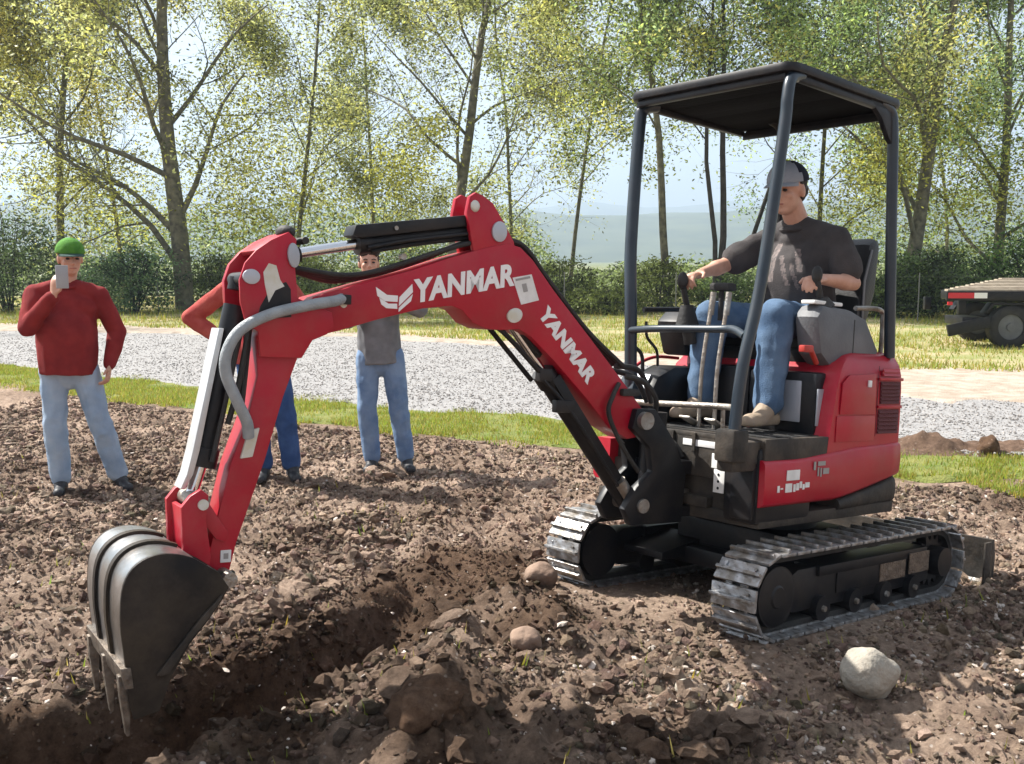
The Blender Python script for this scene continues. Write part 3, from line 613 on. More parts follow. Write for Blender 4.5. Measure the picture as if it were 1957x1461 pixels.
# engine hood: stacked plan sections
def hood_sections():
    L = []
    for w_, fr, R_, half in ((0.70, 0.235, 0.590, 0.462), (0.78, 0.225, 0.590, 0.464), (0.90, 0.205, 0.590, 0.464), (1.00, 0.185, 0.588, 0.462), (1.06, 0.160, 0.584, 0.458), (1.105, 0.115, 0.574, 0.445), (1.140, 0.04, 0.555, 0.42), (1.160, -0.05, 0.52, 0.38), (1.168, -0.14, 0.46, 0.30)):
        L.append((w_, fr, R_, half))
    return L
bm = bmesh.new(); rings = []
for w_, fr, R_, half in hood_sections():
    pts = plan(fr, R_, half, 34)
    q = [(fr - 0.03, half)] + [] 
    pl = []
    for i in range(5): pl.append((fr + (pts[1][0] - fr) * i / 5, half))
    pl += pts[1:-1]
    for i in range(5): pl.append((pts[-2][0] + (fr - pts[-2][0]) * (i + 1) / 5, -half))
    pl[0] = (fr - 0.012, half); pl.insert(0, (fr, half - 0.02)); pl[-1] = (fr - 0.012, -half); pl.append((fr, -half + 0.02))
    rings.append([bm.verts.new((x_, y_, w_)) for x_, y_ in pl])
n = len(rings[0])
for a_, b2 in zip(rings, rings[1:]):
    for k in range(n): bm.faces.new((a_[k], a_[(k + 1) % n], b2[(k + 1) % n], b2[k]))
bm.faces.new(rings[-1]); bm.faces.new(rings[0][::-1]); bmesh.ops.recalc_face_normals(bm, faces=bm.faces[:])
me = bpy.data.meshes.new('engine_hood'); bm.to_mesh(me); bm.free(); me.materials.append(RED); smooth(me, 38); hood = link('engine_hood', me, EX)
def curved_panel(name, m, a0, a1, w0, w1, R_=0.590, off=0.004, th=0.006, parent=None, n=8, lou=0):
    """plate hugging the round rear; angles in degrees from the rear centre towards the near side"""
    bm = bmesh.new(); A = [math.pi - R(a0 + (a1 - a0) * i / n) for i in range(n + 1)]
    rows = [(w0, 0), (w0, off), (w1, off), (w1, 0)] if not lou else sum([[(w0 + (w1 - w0) * k / lou, off), (w0 + (w1 - w0) * (k + .55) / lou, off + 0.010), (w0 + (w1 - w0) * (k + .6) / lou, off)] for k in range(lou)], [(w0, 0)]) + [(w1, off), (w1, 0)]
    rg_ = [[bm.verts.new(((R_ + o_) * math.cos(a), (R_ + o_) * math.sin(a), z_)) for z_, o_ in rows] for a in A]
    for i in range(n):
        for k in range(len(rows) - 1): bm.faces.new((rg_[i][k], rg_[i][k + 1], rg_[i + 1][k + 1], rg_[i + 1][k]))
    bm.faces.new(rg_[0]); bm.faces.new(rg_[-1][::-1]); bmesh.ops.recalc_face_normals(bm, faces=bm.faces[:])
    me = bpy.data.meshes.new(name); bm.to_mesh(me); bm.free(); me.materials.append(m); smooth(me, 30); return link(name, me, parent or EX)
def louvre(f0, f1, w0, w1, m, n):
    q = B(); q.box((f0, 0.4642, w0), (f1, 0.4665, w1))
    for k in range(n):
        z_ = w0 + (w1 - w0) * (k + 0.5) / n; q.prism([(0.4665, z_ + 0.35 * (w1 - w0) / n), (0.4665, z_ - 0.35 * (w1 - w0) / n), (0.4725, z_ - 0.40 * (w1 - w0) / n)], f0 + 0.004, f1 - 0.004, 0, 'Y', Matrix.Rotation(R(90), 4, 'Z') @ Matrix.Scale(-1, 4, (0, 1, 0)))
    return q.build('hood_vent', m, hood, None, 0)
louvre(-0.345, -0.165, 0.795, 0.905, DRED, 6); louvre(-0.345, -0.175, 0.930, 1.030, DRED, 6); louvre(-0.335, -0.185, 1.055, 1.090, RED, 2)
for w_ in (0.917, 1.042): q = B(); q.box((-0.36, 0.4642, w_ - 0.007), (-0.155, 0.474, w_ + 0.007), 0.003); q.build('vent_rim', RED, hood)
q = B(); q.box((-0.158, 0.4642, 0.785), (-0.153, 0.4650, 1.10)); q.build('hood_seam', DRED, hood)
b_ = B(); b_.prism([(0.15, 0.885), (0.14, 1.02), (0.09, 1.055), (-0.125, 1.065), (-0.135, 0.885)], 0.4645, 0.4705, 0.002); b_.build('hood_door', RED, hood)
b_ = B(); b_.box((-0.08, 0.4705, 1.005), (-0.055, 0.479, 1.035), 0.003); b_.build('hood_latch', DWHITE, hood)
b_ = B(); b_.box((-0.14, 0.4645, 0.765), (0.17, 0.469, 0.878), 0.002); b_.build('hood_door', RED, hood)
# black corner and front frame below the floor
b_ = B(); b_.box((0.30, 0.28, 0.44), (0.685, 0.455, 0.755), 0.03); b_.box((0.66, 0.33, 0.46), (0.70, 0.44, 0.70), 0.01); P(b_, 'corner_housing', BLK)
b_ = B(); b_.box((0.10, -0.45, 0.44), (0.62, 0.30, 0.70), 0.012); b_.box((0.60, -0.22, 0.60), (0.665, 0.30, 0.775), 0.008); b_.box((0.60, -0.40, 0.46), (0.64, 0.28, 0.62), 0.008)
b_.box((0.615, 0.02, 0.475), (0.68, 0.20, 0.52), 0.006); b_.box((0.615, 0.10, 0.70), (0.675, 0.115, 0.78)); b_.box((0.615, -0.02, 0.70), (0.675, -0.005, 0.78))
P(b_, 'front_frame', FRAMEM)
b_ = B(); b_.box((0.665, -0.20, 0.49), (0.70, -0.07, 0.655), 0.008); b_.box((0.70, -0.16, 0.50), (0.712, -0.10, 0.64), 0.004); P(b_, 'hose_cover', BROWNP)
b_ = B(); b_.box((0.665, -0.255, 0.66), (0.69, -0.225, 0.755), 0.006); P(b_, 'grease_block', STEEL)
b_ = B(); b_.box((0.6655, 0.045, 0.725), (0.668, 0.235, 0.752), 0.001); P(b_, 'white_nameplate', WHITE)
b_ = B(); b_.box((0.70, 0.335, 0.632), (0.703, 0.395, 0.695), 0.001) if False else b_.box((0.6655, 0.205, 0.645), (0.669, 0.295, 0.705), 0.001); P(b_, 'white_label', WHITE)
lb = B(); lb.box((0.6655, 0.22, 0.545), (0.669, 0.275, 0.642), 0.001); lb = P(lb, 'tag_with_holes', DWHITE)
for k in range(3): q = B(); q.cyl((0.6690, 0.245, 0.62 - k * 0.028), (0.6705, 0.245, 0.62 - k * 0.028), 0.006, seg=10); q.build('hole', BLK, lb)
b_ = B(); b_.box((0.64, 0.03, 0.475), (0.70, 0.075, 0.535), 0.006); b_.box((0.64, -0.16, 0.47), (0.70, 0.06, 0.482), 0.002); P(b_, 'lower_bracket', STEEL)
b_ = B(); b_.tube([(0.66, -0.20, 0.60), (0.72, -0.14, 0.70), (0.70, 0.0, 0.735), (0.67, 0.05, 0.67)], 0.012); b_.tube([(0.66, -0.24, 0.56), (0.76, -0.16, 0.60), (0.78, -0.08, 0.52)], 0.012)
P(b_, 'hydraulic_hoses', RUB)
# floor
b_ = B(); b_.box((-0.02, -0.44, 0.755), (0.665, 0.455, 0.785), 0.008); b_.box((0.0, 0.43, 0.70), (0.66, 0.462, 0.79), 0.006); P(b_, 'floor_plate', FRAMEM)
b_ = B()
for k in range(7): b_.box((0.05 + k * 0.08, -0.20, 0.785), (0.09 + k * 0.08, 0.42, 0.791), 0.002)
P(b_, 'floor_mat', RUB)
b_ = B(); b_.box((0.03, 0.05, 0.787), (0.235, 0.40, 1.06), 0.02); P(b_, 'seat_base', BLK)
b_ = B(); b_.box((0.236, 0.22, 0.84), (0.242, 0.33, 1.02), 0.004) ; b_.box((0.16, 0.40, 0.83), (0.23, 0.408, 0.99), 0.003); P(b_, 'silver_floor_plate', LGREY)
b_ = B(); b_.box((0.02, -0.32, 0.787), (0.235, 0.05, 1.07), 0.02); b_.box((-0.30, -0.30, 1.06), (0.12, 0.30, 1.16), 0.02); P(b_, 'seat_mount', BLK)
b_ = B(); b_.box((-0.42, -0.235, 1.15), (0.10, 0.235, 1.235), 0.03); P(b_, 'seat', VINYL)
b_ = B(); b_.prism([(-0.40, 1.20), (-0.31, 1.20), (-0.37, 1.45), (-0.42, 1.68), (-0.47, 1.72), (-0.52, 1.69), (-0.50, 1.45)], -0.215, 0.225, 0.03); P(b_, 'seat_backrest', VINYL)
b_ = B(); b_.prism([(-0.375, 1.30), (-0.372, 1.50), (-0.425, 1.655), (-0.44, 1.655), (-0.39, 1.50), (-0.39, 1.30)], 0.226, 0.232, 0.002); P(b_, 'backrest_side_panel', GREYP)
# left console with armrest and joystick
b_ = B(); b_.prism([(0.20, 1.14), (0.245, 1.30), (0.20, 1.355), (-0.02, 1.345), (-0.15, 1.31), (-0.27, 1.17), (-0.26, 1.10), (0.10, 1.07)], 0.265, 0.395, 0.05); con = P(b_, 'side_console', GREYP)
b_ = B(); b_.box((-0.045, 0.390, 1.12), (-0.040, 0.3965, 1.30)); b_.build('console_seam', BLK, con)
b_ = B(); b_.cyl((0.13, 0.33, 1.35), (0.14, 0.33, 1.385), 0.06, 0.035, 18); b_.cyl((0.14, 0.33, 1.385), (0.17, 0.33, 1.46), 0.014, seg=10); b_.ball((0.175, 0.33, 1.485), (0.025, 0.024, 0.04)); P(b_, 'joystick', RUB)
b_ = B(); b_.box((0.02, 0.30, 1.355), (0.24, 0.37, 1.372), 0.006); P(b_, 'console_top_trim', DWHITE)
b_ = B(); b_.tube([(0.20, 0.37, 1.10), (0.27, 0.38, 1.16), (0.31, 0.39, 1.155)], 0.012); b_.box((0.27, 0.37, 1.145), (0.34, 0.40, 1.175), 0.006); P(b_, 'safety_lever', LEVRED)
# right console, joystick, levers
b_ = B(); b_.prism([(-0.10, 1.10), (0.30, 1.10), (0.36, 1.26), (0.30, 1.31), (-0.10, 1.28)], -0.42, -0.27, 0.02); P(b_, 'right_console', BLK)
b_ = B(); b_.cyl((0.39, -0.20, 1.24), (0.40, -0.20, 1.335), 0.055, 0.030, 18); b_.cyl((0.40, -0.20, 1.33), (0.435, -0.20, 1.42), 0.014, seg=10); b_.ball((0.44, -0.20, 1.445), (0.026, 0.026, 0.042)); b_.cyl((0.36, -0.20, 1.16), (0.39, -0.20, 1.25), 0.03)
P(b_, 'joystick', RUB)
b_ = B(); b_.box((0.30, -0.11, 1.405), (0.36, 0.0, 1.44), 0.01); b_.cyl((0.33, -0.06, 1.27), (0.33, -0.06, 1.41), 0.012); P(b_, 'display_pod', RUB)
for yy in (-0.01, 0.075):
    b_ = B(); b_.tube([(0.50, yy, 0.79), (0.50, yy, 1.05), (0.46, yy, 1.33)], 0.0095); b_.cyl((0.462, yy, 1.29), (0.450, yy, 1.39), 0.014); P(b_, 'travel_lever', STEEL)
for yy in (-0.04, 0.10):
    b_ = B(); b_.box((0.46, yy - 0.03, 0.79), (0.58, yy + 0.03, 0.80), 0.003, Matrix.Translation((0.52, 0, 0.79)) @ Matrix.Rotation(R(-22), 4, 'Y') @ Matrix.Translation((-0.52, 0, -0.77))); P(b_, 'foot_pedal', STEEL)
b_ = B(); b_.prism([(0.18, 0.79), (0.56, 0.79), (0.56, 0.90), (0.50, 1.00), (0.38, 1.05), (0.18, 1.05)], -0.42, -0.26, 0.025); P(b_, 'tank_cover', BLK)
b_ = B(); b_.box((0.5605, -0.39, 0.80), (0.566, -0.30, 0.885), 0.003); b_.prism([(0.505, 1.002), (0.555, 0.915), (0.562, 0.918), (0.512, 1.006)], -0.39, -0.30, 0.001); P(b_, 'tank_cover_panel', LGREY)
b_ = B(); b_.tube([(0.56, -0.42, 0.80), (0.575, -0.42, 0.93), (0.50, -0.42, 1.03), (0.36, -0.42, 1.085), (0.18, -0.42, 1.085)], 0.008); P(b_, 'cover_rim', RED)
b_ = B(); b_.tube([(0.50, -0.36, 1.02), (0.55, -0.33, 1.10), (0.60, -0.36, 1.16), (0.58, -0.36, 1.26), (0.60, -0.34, 1.31)], 0.009); b_.tube([(0.42, -0.34, 1.05), (0.48, -0.30, 1.12), (0.55, -0.30, 1.18), (0.56, -0.30, 1.25)], 0.007); P(b_, 'control_cables', RUB)
b_ = B(); b_.tube([(0.60, -0.36, 1.24), (0.61, -0.36, 1.32)], 0.014, sub=1); P(b_, 'orange_grip', ORANGE)
b_ = B(); b_.tube([(0.55, -0.33, 1.305), (0.20, -0.30, 1.325), (0.12, -0.25, 1.33)], 0.012); P(b_, 'console_rail', BLK)
# seat-side rail to the rear post
b_ = B(); b_.tube([(-0.10, 0.36, 1.355), (-0.31, 0.36, 1.36), (-0.34, 0.36, 1.30), (-0.34, 0.36, 1.15)], 0.011); P(b_, 'guard_rail', STEEL)
# canopy
POSTL = -0.175
b_ = B(); b_.tube([(0.50, 0.41, 2.262), (0.575, 0.415, 2.235), (0.60, 0.42, 2.15), (0.61, 0.42, 2.02), (0.70, 0.42, 1.41), (0.785, 0.42, 1.075), (0.815, 0.42, 0.80)], 0.0245, 16); P(b_, 'canopy_post', POST)
b_ = B(); b_.tube([(0.46, -0.40, 2.262), (0.53, -0.415, 2.235), (0.55, -0.42, 2.15), (0.60, -0.385, 1.60), (0.62, -0.345, 1.30), (0.60, -0.335, 0.90)], 0.029, 16); P(b_, 'canopy_post', POST)
b_ = B(); b_.tube([(-0.10, 0.41, 2.27), (-0.19, 0.415, 2.245), (-0.215, 0.42, 2.16), (-0.25, 0.42, 1.8), (-0.315, 0.42, 1.14)], 0.025, 16); P(b_, 'canopy_post', POST)
b_ = B(); b_.tube([(-0.12, POSTL, 2.27), (-0.20, POSTL, 2.245), (-0.215, POSTL, 2.16), (-0.25, POSTL, 1.8), (-0.315, POSTL, 1.14)], 0.022, 16); P(b_, 'canopy_post', BLK)
b_ = B(); b_.prism([(0.56, 0.90), (0.60, 1.02), (0.645, 0.90), (0.66, 0.80), (0.54, 0.80)], -0.385, -0.30, 0.008); P(b_, 'post_foot', POST)
b_ = B(); b_.box((0.76, 0.36, 0.70), (0.86, 0.455, 0.83), 0.015); b_.box((0.62, 0.36, 0.66), (0.84, 0.44, 0.78), 0.015); P(b_, 'post_foot', FRAMEM)
def roof_outline(x0, x1, yh, r=0.06, n=6):
    o_ = []
    for cx, cy, a0 in ((x1 - r, yh - r, 0), (x0 + r, yh - r, 90), (x0 + r, -yh + r, 180), (x1 - r, -yh + r, 270)):
        for i in range(n + 1): a = R(a0 + 90 * i / n); o_.append((cx + r * math.cos(a), cy + r * math.sin(a)))
    return o_
b_ = B(); b_.prism(roof_outline(-0.26, 0.615, 0.445), 2.262, 2.302, 0.014, 'Z'); roof = P(b_, 'canopy_roof', BLK)
b_ = B(); b_.prism(roof_outline(-0.19, 0.53, 0.365, 0.05), 2.302, 2.318, 0.007, 'Z'); b_.build('roof_crown', BLK, roof)
b_ = B(); b_.prism(roof_outline(-0.21, 0.56, 0.40, 0.05), 2.256, 2.2615, 0.001, 'Z'); b_.build('roof_liner', HEADL, roof)
b_ = B()
for x0_, x1_ in ((-0.245, -0.215), (0.565, 0.595)): b_.box((x0_, -0.40, 2.232), (x1_, 0.40, 2.262), 0.01)
for yy in (-0.43, 0.40): b_.box((-0.22, yy, 2.232), (0.57, yy + 0.03, 2.262), 0.01)
b_.prism([(-0.20, 2.262), (-0.20, 2.10), (-0.17, 2.12), (-0.10, 2.20), (0.0, 2.262)], 0.405, 0.43, 0.004)
b_.build('roof_frame', BLK, roof)
for xx in (0.05, 0.30):
    b_ = B(); b_.prism([(xx - 0.12, 2.262), (xx - 0.06, 2.252), (xx, 2.249), (xx + 0.06, 2.252), (xx + 0.12, 2.262)], -0.385, 0.385, 0.003); b_.build('roof_rib', HEADL, roof)
b_ = B(); b_.prism([(-0.214, 2.25), (-0.200, 2.25), (-0.198, 2.212), (-0.212, 2.212)], -0.40, 0.40, 0.004); b_.build('rear_valance', BLK, roof)
# front cross bars
b_ = B(); b_.tube([(0.625, -0.345, 1.205), (0.67, -0.15, 1.215), (0.68, 0.20, 1.222), (0.70, 0.30, 1.222), (0.755, 0.40, 1.195)], 0.0165, 12); P(b_, 'front_rail', POST)
b_ = B(); b_.tube([(0.62, -0.30, 0.885), (0.68, -0.20, 0.885), (0.70, 0.25, 0.905), (0.80, 0.42, 0.91)], 0.0135, 12); b_.cyl((0.685, 0.26, 0.90), (0.675, 0.26, 0.76), 0.009); P(b_, 'lower_rail', STEEL)
# decals on the skirt
def place_text(txt, size, origin, right, up, m, parent, name, off=0.0022, shear=0.15, sx=1.0, bold=0.0):
    cu = bpy.data.curves.new(name, 'FONT'); cu.body = txt; cu.size = size; cu.shear = shear; cu.extrude = 0.0012; cu.offset = bold; cu.resolution_u = 6; cu.space_character = 1.02
    tmp = bpy.data.objects.new('tmp', cu); COL.objects.link(tmp); dg = bpy.context.evaluated_depsgraph_get(); me = bpy.data.meshes.new_from_object(tmp.evaluated_get(dg)); bpy.data.objects.remove(tmp)
    me.name = name; me.materials.clear(); me.materials.append(m)
    r_ = Vector(right).normalized(); n_ = r_.cross(Vector(up)).normalized(); u_ = n_.cross(r_)
    M_ = Matrix((r_ * sx, u_, n_)).transposed().to_4x4(); M_.translation = Vector(origin) + n_ * off
    return link(name, me, parent, M_)
def decal(f0, f1, w0, w1, m, name='decal', parent=skirt, l=0.4790):
    q = B(); q.box((min(f0, f1), l, w0), (max(f0, f1), l + 0.0025, w1)); return q.build(name, m, parent)
decal(0.530, 0.440, 0.620, 0.662, DWHITE, 'white_label')
for f0, f1, w0, w1 in ((0.590, 0.575, 0.575, 0.602), (0.568, 0.552, 0.586, 0.592), (0.535, 0.490, 0.572, 0.608), (0.480, 0.465, 0.572, 0.603), (0.460, 0.440, 0.577, 0.606), (0.436, 0.420, 0.585, 0.612), (0.415, 0.400, 0.578, 0.600), (0.395, 0.365, 0.585, 0.606)): decal(f0, f1, w0, w1, DWHITE, 'small_white_mark')
for f0, f1, w0, w1 in ((0.340, 0.325, 0.655, 0.690), (0.310, 0.255, 0.672, 0.690), (0.310, 0.300, 0.628, 0.665), (0.290, 0.280, 0.625, 0.662), (0.270, 0.225, 0.635, 0.660)): decal(f0, f1, w0, w1, GDEC, 'grey_model_mark')

# --- boom, arm and bucket, in the frame of the swing axis
BM = Matrix.Translation((0.72, 0, 0)) @ Matrix.Rotation(R(-7), 4, 'Z')
def Q(b, name, m, parent=None, sm=35): return b.build(name, m, parent or EX, (BM if parent is None else None), sm)
b_ = B(); b_.cyl((0.08, 0, 0.42), (0.08, 0, 0.86), 0.055, seg=24); b_.prism([(-0.02, 0.40), (0.26, 0.40), (0.30, 0.47), (0.24, 0.56), (0.16, 0.62), (0.18, 0.72), (0.28, 0.80), (0.26, 0.88), (0.16, 0.88), (0.04, 0.74), (-0.03, 0.60)], -0.10, -0.06, 0.01)
b_.prism([(-0.02, 0.40), (0.26, 0.40), (0.30, 0.47), (0.24, 0.56), (0.16, 0.62), (0.18, 0.72), (0.28, 0.80), (0.26, 0.88), (0.16, 0.88), (0.04, 0.74), (-0.03, 0.60)], 0.06, 0.10, 0.01); b_.box((-0.10, -0.09, 0.42), (0.12, 0.09, 0.47), 0.01); b_.box((-0.10, -0.09, 0.60), (0.12, 0.09, 0.66), 0.01)
Q(b_, 'swing_bracket', BLK)
b_ = B(); b_.cyl((0.224, -0.125, 0.833), (0.224, 0.125, 0.833), 0.036, seg=20); Q(b_, 'boom_foot_pin', STEEL)
BOOM = [(1.682, 1.138), (1.700, 1.190), (1.66, 1.243), (1.473, 1.305), (1.295, 1.362), (1.129, 1.424), (0.975, 1.474), (0.90, 1.492), (0.845, 1.482), (0.787, 1.440), (0.683, 1.333), (0.465, 1.131), (0.292, 0.967), (0.193, 0.865), (0.180, 0.80), (0.205, 0.763), (0.276, 0.753), (0.375, 0.800), (0.503, 0.922), (0.665, 1.062), (0.780, 1.150), (0.835, 1.175), (0.91, 1.168), (0.982, 1.170), (1.039, 1.190), (1.086, 1.232), (1.13, 1.245), (1.247, 1.229), (1.427, 1.179), (1.561, 1.136), (1.63, 1.118)]
b_ = B(); b_.prism(BOOM, -0.066, 0.066, 0.007); boom = Q(b_, 'boom', RED)
BRK = [(1.048, 1.45), (1.085, 1.585), (1.075, 1.645), (1.05, 1.663), (1.020, 1.655), (0.975, 1.632), (0.925, 1.57), (0.875, 1.50), (0.86, 1.45)]
for y0, y1 in ((-0.062, -0.040), (0.040, 0.062)):
    b_ = B(); b_.prism(BRK, y0, y1, 0.004); b_.build('cylinder_bracket', RED, boom)
b_ = B(); b_.ball((1.052, 0.063, 1.612), (0.020, 0.010, 0.022)); b_.build('pin_boss', CREAM, boom)
def boss(x_, z_, y_, rx, rz_, m, parent, rot=0, th=0.008, name='pin_boss', y0=None):
    q = B(); n = 24; pts = [(rx * math.cos(2 * math.pi * i / n), rz_ * math.sin(2 * math.pi * i / n)) for i in range(n)]
    M_ = Matrix.Translation((x_, 0, z_)) @ Matrix.Rotation(R(rot), 4, 'Y')
    q.prism(pts, y_, y_ + th, 0.002, 'Y', M_); return q.build(name, m, parent)
boss(0.945, 1.530, 0.062, 0.032, 0.038, LGREY, boom, 0, 0.010)
boss(1.650, 1.178, 0.066, 0.050, 0.030, CREAM, boom, -15, 0.010)
boss(0.862, 1.226, 0.066, 0.034, 0.027, CREAM, boom, 20, 0.010)
boss(1.553, 1.228, 0.066, 0.013, 0.015, CREAM, boom, 0, 0.008)
for s_ in (-0.066,): boss(1.650, 1.178, s_ - 0.01, 0.050, 0.030, CREAM, boom, -15, 0.010)
# sticker on the bend
q = B(); q.prism([(0.877, 1.366), (0.792, 1.385), (0.752, 1.290), (0.832, 1.268)], 0.0662, 0.0680); st = q.build('white_sticker', DWHITE, boom)
q = B(); q.prism([(0.835, 1.345), (0.815, 1.35), (0.805, 1.32), (0.825, 1.315)], 0.0681, 0.0690); q.build('sticker_symbol', GDEC, boom)
q = B(); q.prism([(0.865, 1.362), (0.80, 1.378), (0.797, 1.370), (0.862, 1.354)], 0.0681, 0.0690); q.build('sticker_line', GDEC, boom)
# lettering
d1 = Vector((0.883 - 1.28, 0, 1.338 - 1.250)); place_text('YANMAR', 0.108, (1.282, 0.066, 1.250), d1, (0, 0, 1), WHITE, boom, 'lettering', shear=0.22, sx=0.93, bold=0.0045)
d2 = Vector((0.478 - 0.752, 0, 1.020 - 1.300)); place_text('YANMAR', 0.078, (0.750, 0.066, 1.235), d2, (0, 0, 1), WHITE, boom, 'lettering', shear=0.12, sx=1.10, bold=0.004)
# emblem: two swept wings meeting in a V
def wing(pts): q = B(); q.prism(pts, 0.0662, 0.0688); return q.build('emblem_wing', WHITE, boom)
wing([(1.435, 1.292), (1.392, 1.268), (1.350, 1.268), (1.350, 1.246), (1.398, 1.246), (1.428, 1.262)])
wing([(1.420, 1.256), (1.385, 1.238), (1.352, 1.240), (1.350, 1.222), (1.392, 1.222), (1.412, 1.234)])
wing([(1.344, 1.262), (1.296, 1.312), (1.292, 1.284), (1.344, 1.232)])
wing([(1.344, 1.226), (1.292, 1.277), (1.298, 1.252), (1.344, 1.212)])
# arm
ARM = [(1.762, 1.446), (1.734, 1.425), (1.738, 1.353), (1.722, 1.235), (1.690, 1.152), (1.600, 1.190), (1.594, 1.130), (1.660, 1.10), (1.690, 1.07), (1.745, 0.909), (1.798, 0.704), (1.883, 0.435), (1.905, 0.33), (1.930, 0.300), (1.962, 0.318), (1.975, 0.384), (1.950, 0.508), (1.912, 0.69), (1.862, 0.84), (1.835, 0.975), (1.845, 1.10), (1.925, 1.150), (1.943, 1.304), (1.895, 1.374), (1.81, 1.43)]
ARMB = [p for i, p in enumerate(ARM) if i not in (5, 6)]
CORE = [(1.690, 1.152), (1.690, 1.07), (1.745, 0.909), (1.798, 0.704), (1.883, 0.435), (1.905, 0.33), (1.930, 0.300), (1.962, 0.318), (1.975, 0.384), (1.950, 0.508), (1.912, 0.69), (1.862, 0.84), (1.835, 0.975), (1.845, 1.10), (1.80, 1.20), (1.73, 1.20)]
b_ = B(); b_.prism(CORE, -0.055, 0.055, 0.006); arm = Q(b_, 'arm', RED)
SIDE = [(1.762, 1.446), (1.734, 1.425), (1.738, 1.353), (1.722, 1.235), (1.665, 1.215), (1.600, 1.195), (1.592, 1.150), (1.615, 1.122), (1.665, 1.10), (1.70, 1.04), (1.84, 1.04), (1.850, 1.12), (1.893, 1.150), (1.912, 1.21), (1.918, 1.28), (1.902, 1.335), (1.868, 1.378), (1.82, 1.415)]
for y0, y1 in ((-0.092, -0.0665), (0.0765, 0.088)):
    b_ = B(); b_.prism(SIDE, min(y0, y1), max(y0, y1), 0.003); b_.build('arm_side_plate', RED, arm)
b_ = B(); b_.prism([(1.762, 1.446), (1.82, 1.415), (1.868, 1.378), (1.860, 1.366), (1.812, 1.400), (1.76, 1.428)], -0.066, 0.0765, 0.002); b_.build('arm_nose_web', RED, arm)
b_ = B(); b_.prism([(1.70, 1.10), (1.84, 1.09), (1.83, 1.20), (1.75, 1.24), (1.70, 1.20)], -0.066, 0.0765, 0.002); b_.build('arm_inner_block', RED, arm)
boss(1.745, 1.372, 0.088, 0.020, 0.040, LGREY, arm, 8, 0.010); boss(1.882, 1.293, 0.088, 0.028, 0.024, LGREY, arm, 0, 0.010)
b_ = B(); b_.cyl((1.70, -0.06, 1.425), (1.70, 0.08, 1.425), 0.012); b_.ball((1.752, 0.03, 1.45), (0.030, 0.05, 0.024)); b_.build('nose_cap', RUB, arm)
b_ = B(); b_.prism([(1.825, 1.34), (1.80, 1.335), (1.785, 1.29), (1.77, 1.27), (1.80, 1.255), (1.82, 1.215), (1.835, 1.27), (1.842, 1.31)], 0.0882, 0.0895); b_.build('hazard_sticker', CREAM, arm)
b_ = B(); b_.prism([(1.815, 1.262), (1.765, 1.285), (1.748, 1.262), (1.742, 1.172), (1.855, 1.160), (1.848, 1.20)], 0.0881, 0.0890); b_.build('hose_port', BLK, arm)
b_ = B(); b_.prism([(1.862, 0.80), (1.825, 0.81), (1.845, 0.715), (1.885, 0.71)], 0.055, 0.070, 0.004); b_.build('hose_clamp', CREAM, arm)
b_ = B(); b_.prism([(1.900, 0.415), (1.935, 0.415), (1.935, 0.375), (1.900, 0.375)], 0.0552, 0.060, 0.002); b_.build('square_label', DWHITE, arm)
b_ = B(); b_.prism([(1.91, 0.405), (1.925, 0.405), (1.925, 0.387), (1.91, 0.387)], 0.0602, 0.0615); b_.build('label_mark', GDEC, arm)
# arm cylinder on top of the boom
b_ = B(); b_.cyl((0.945, 0, 1.545), (1.47, 0, 1.440), 0.032, seg=24); b_.cyl((1.44, 0, 1.446), (1.485, 0, 1.437), 0.038, seg=24); ac = Q(b_, 'arm_cylinder', BLK)
b_ = B(); b_.cyl((1.48, 0, 1.438), (1.745, 0, 1.375), 0.018, seg=20); b_.build('cylinder_rod', CHROME, ac)
b_ = B(); b_.cyl((1.745, -0.06, 1.372), (1.745, 0.075, 1.372), 0.028, seg=20); b_.cyl((1.69, 0, 1.384), (1.745, 0, 1.372), 0.026, seg=16); b_.build('rod_eye', BLK, ac)
b_ = B(); b_.prism([(1.04, 1.585), (1.51, 1.498), (1.52, 1.462), (1.49, 1.455), (1.04, 1.545)], -0.038, 0.048, 0.006); b_.build('cylinder_guard', BLK, ac)
b_ = B(); b_.tube([(1.05, 0.040, 1.515), (1.30, 0.042, 1.466), (1.46, 0.040, 1.425)], 0.008, 8); b_.tube([(1.00, 0.02, 1.505), (1.20, 0.03, 1.472), (1.44, 0.03, 1.415)], 0.008, 8); b_.build('cylinder_pipe', BLK, ac)
b_ = B(); b_.cyl((1.36, 0.05, 1.502), (1.36, 0.056, 1.502), 0.008, seg=8); b_.cyl((1.33, 0.04, 1.405), (1.33, 0.062, 1.405), 0.012, seg=8); b_.build('pipe_fitting', STEEL, ac)
# hoses along the boom top
for k, yy in enumerate((-0.03, -0.005, 0.02, 0.045)):
    b_ = B(); b_.tube([(0.30, yy, 1.03 + 0.02), (0.50, yy, 1.19), (0.70, yy, 1.375), (0.82, yy, 1.49), (0.93, yy, 1.505), (1.06, yy, 1.478), (1.20, yy, 1.412 + 0.006 * k), (1.36, yy, 1.352 + 0.006 * k), (1.48, yy, 1.318 + 0.005 * k), (1.58, yy, 1.306 + 0.006 * k), (1.72, yy, 1.335)], 0.0095, 8); Q(b_, 'boom_hose', RUB)
b_ = B(); b_.tube([(1.565, 0.08, 1.243), (1.60, 0.10, 1.233), (1.70, 0.112, 1.212), (1.82, 0.115, 1.178), (1.915, 0.115, 1.125), (1.955, 0.11, 1.055), (1.955, 0.105, 0.985), (1.915, 0.10, 0.90), (1.875, 0.085, 0.83), (1.862, 0.07, 0.78)], 0.0185, 14, 8); Q(b_, 'sleeved_hose', CONDUIT)
b_ = B(); b_.box((1.535, 0.066, 1.225), (1.575, 0.095, 1.258), 0.004); Q(b_, 'hose_bracket', BLK)
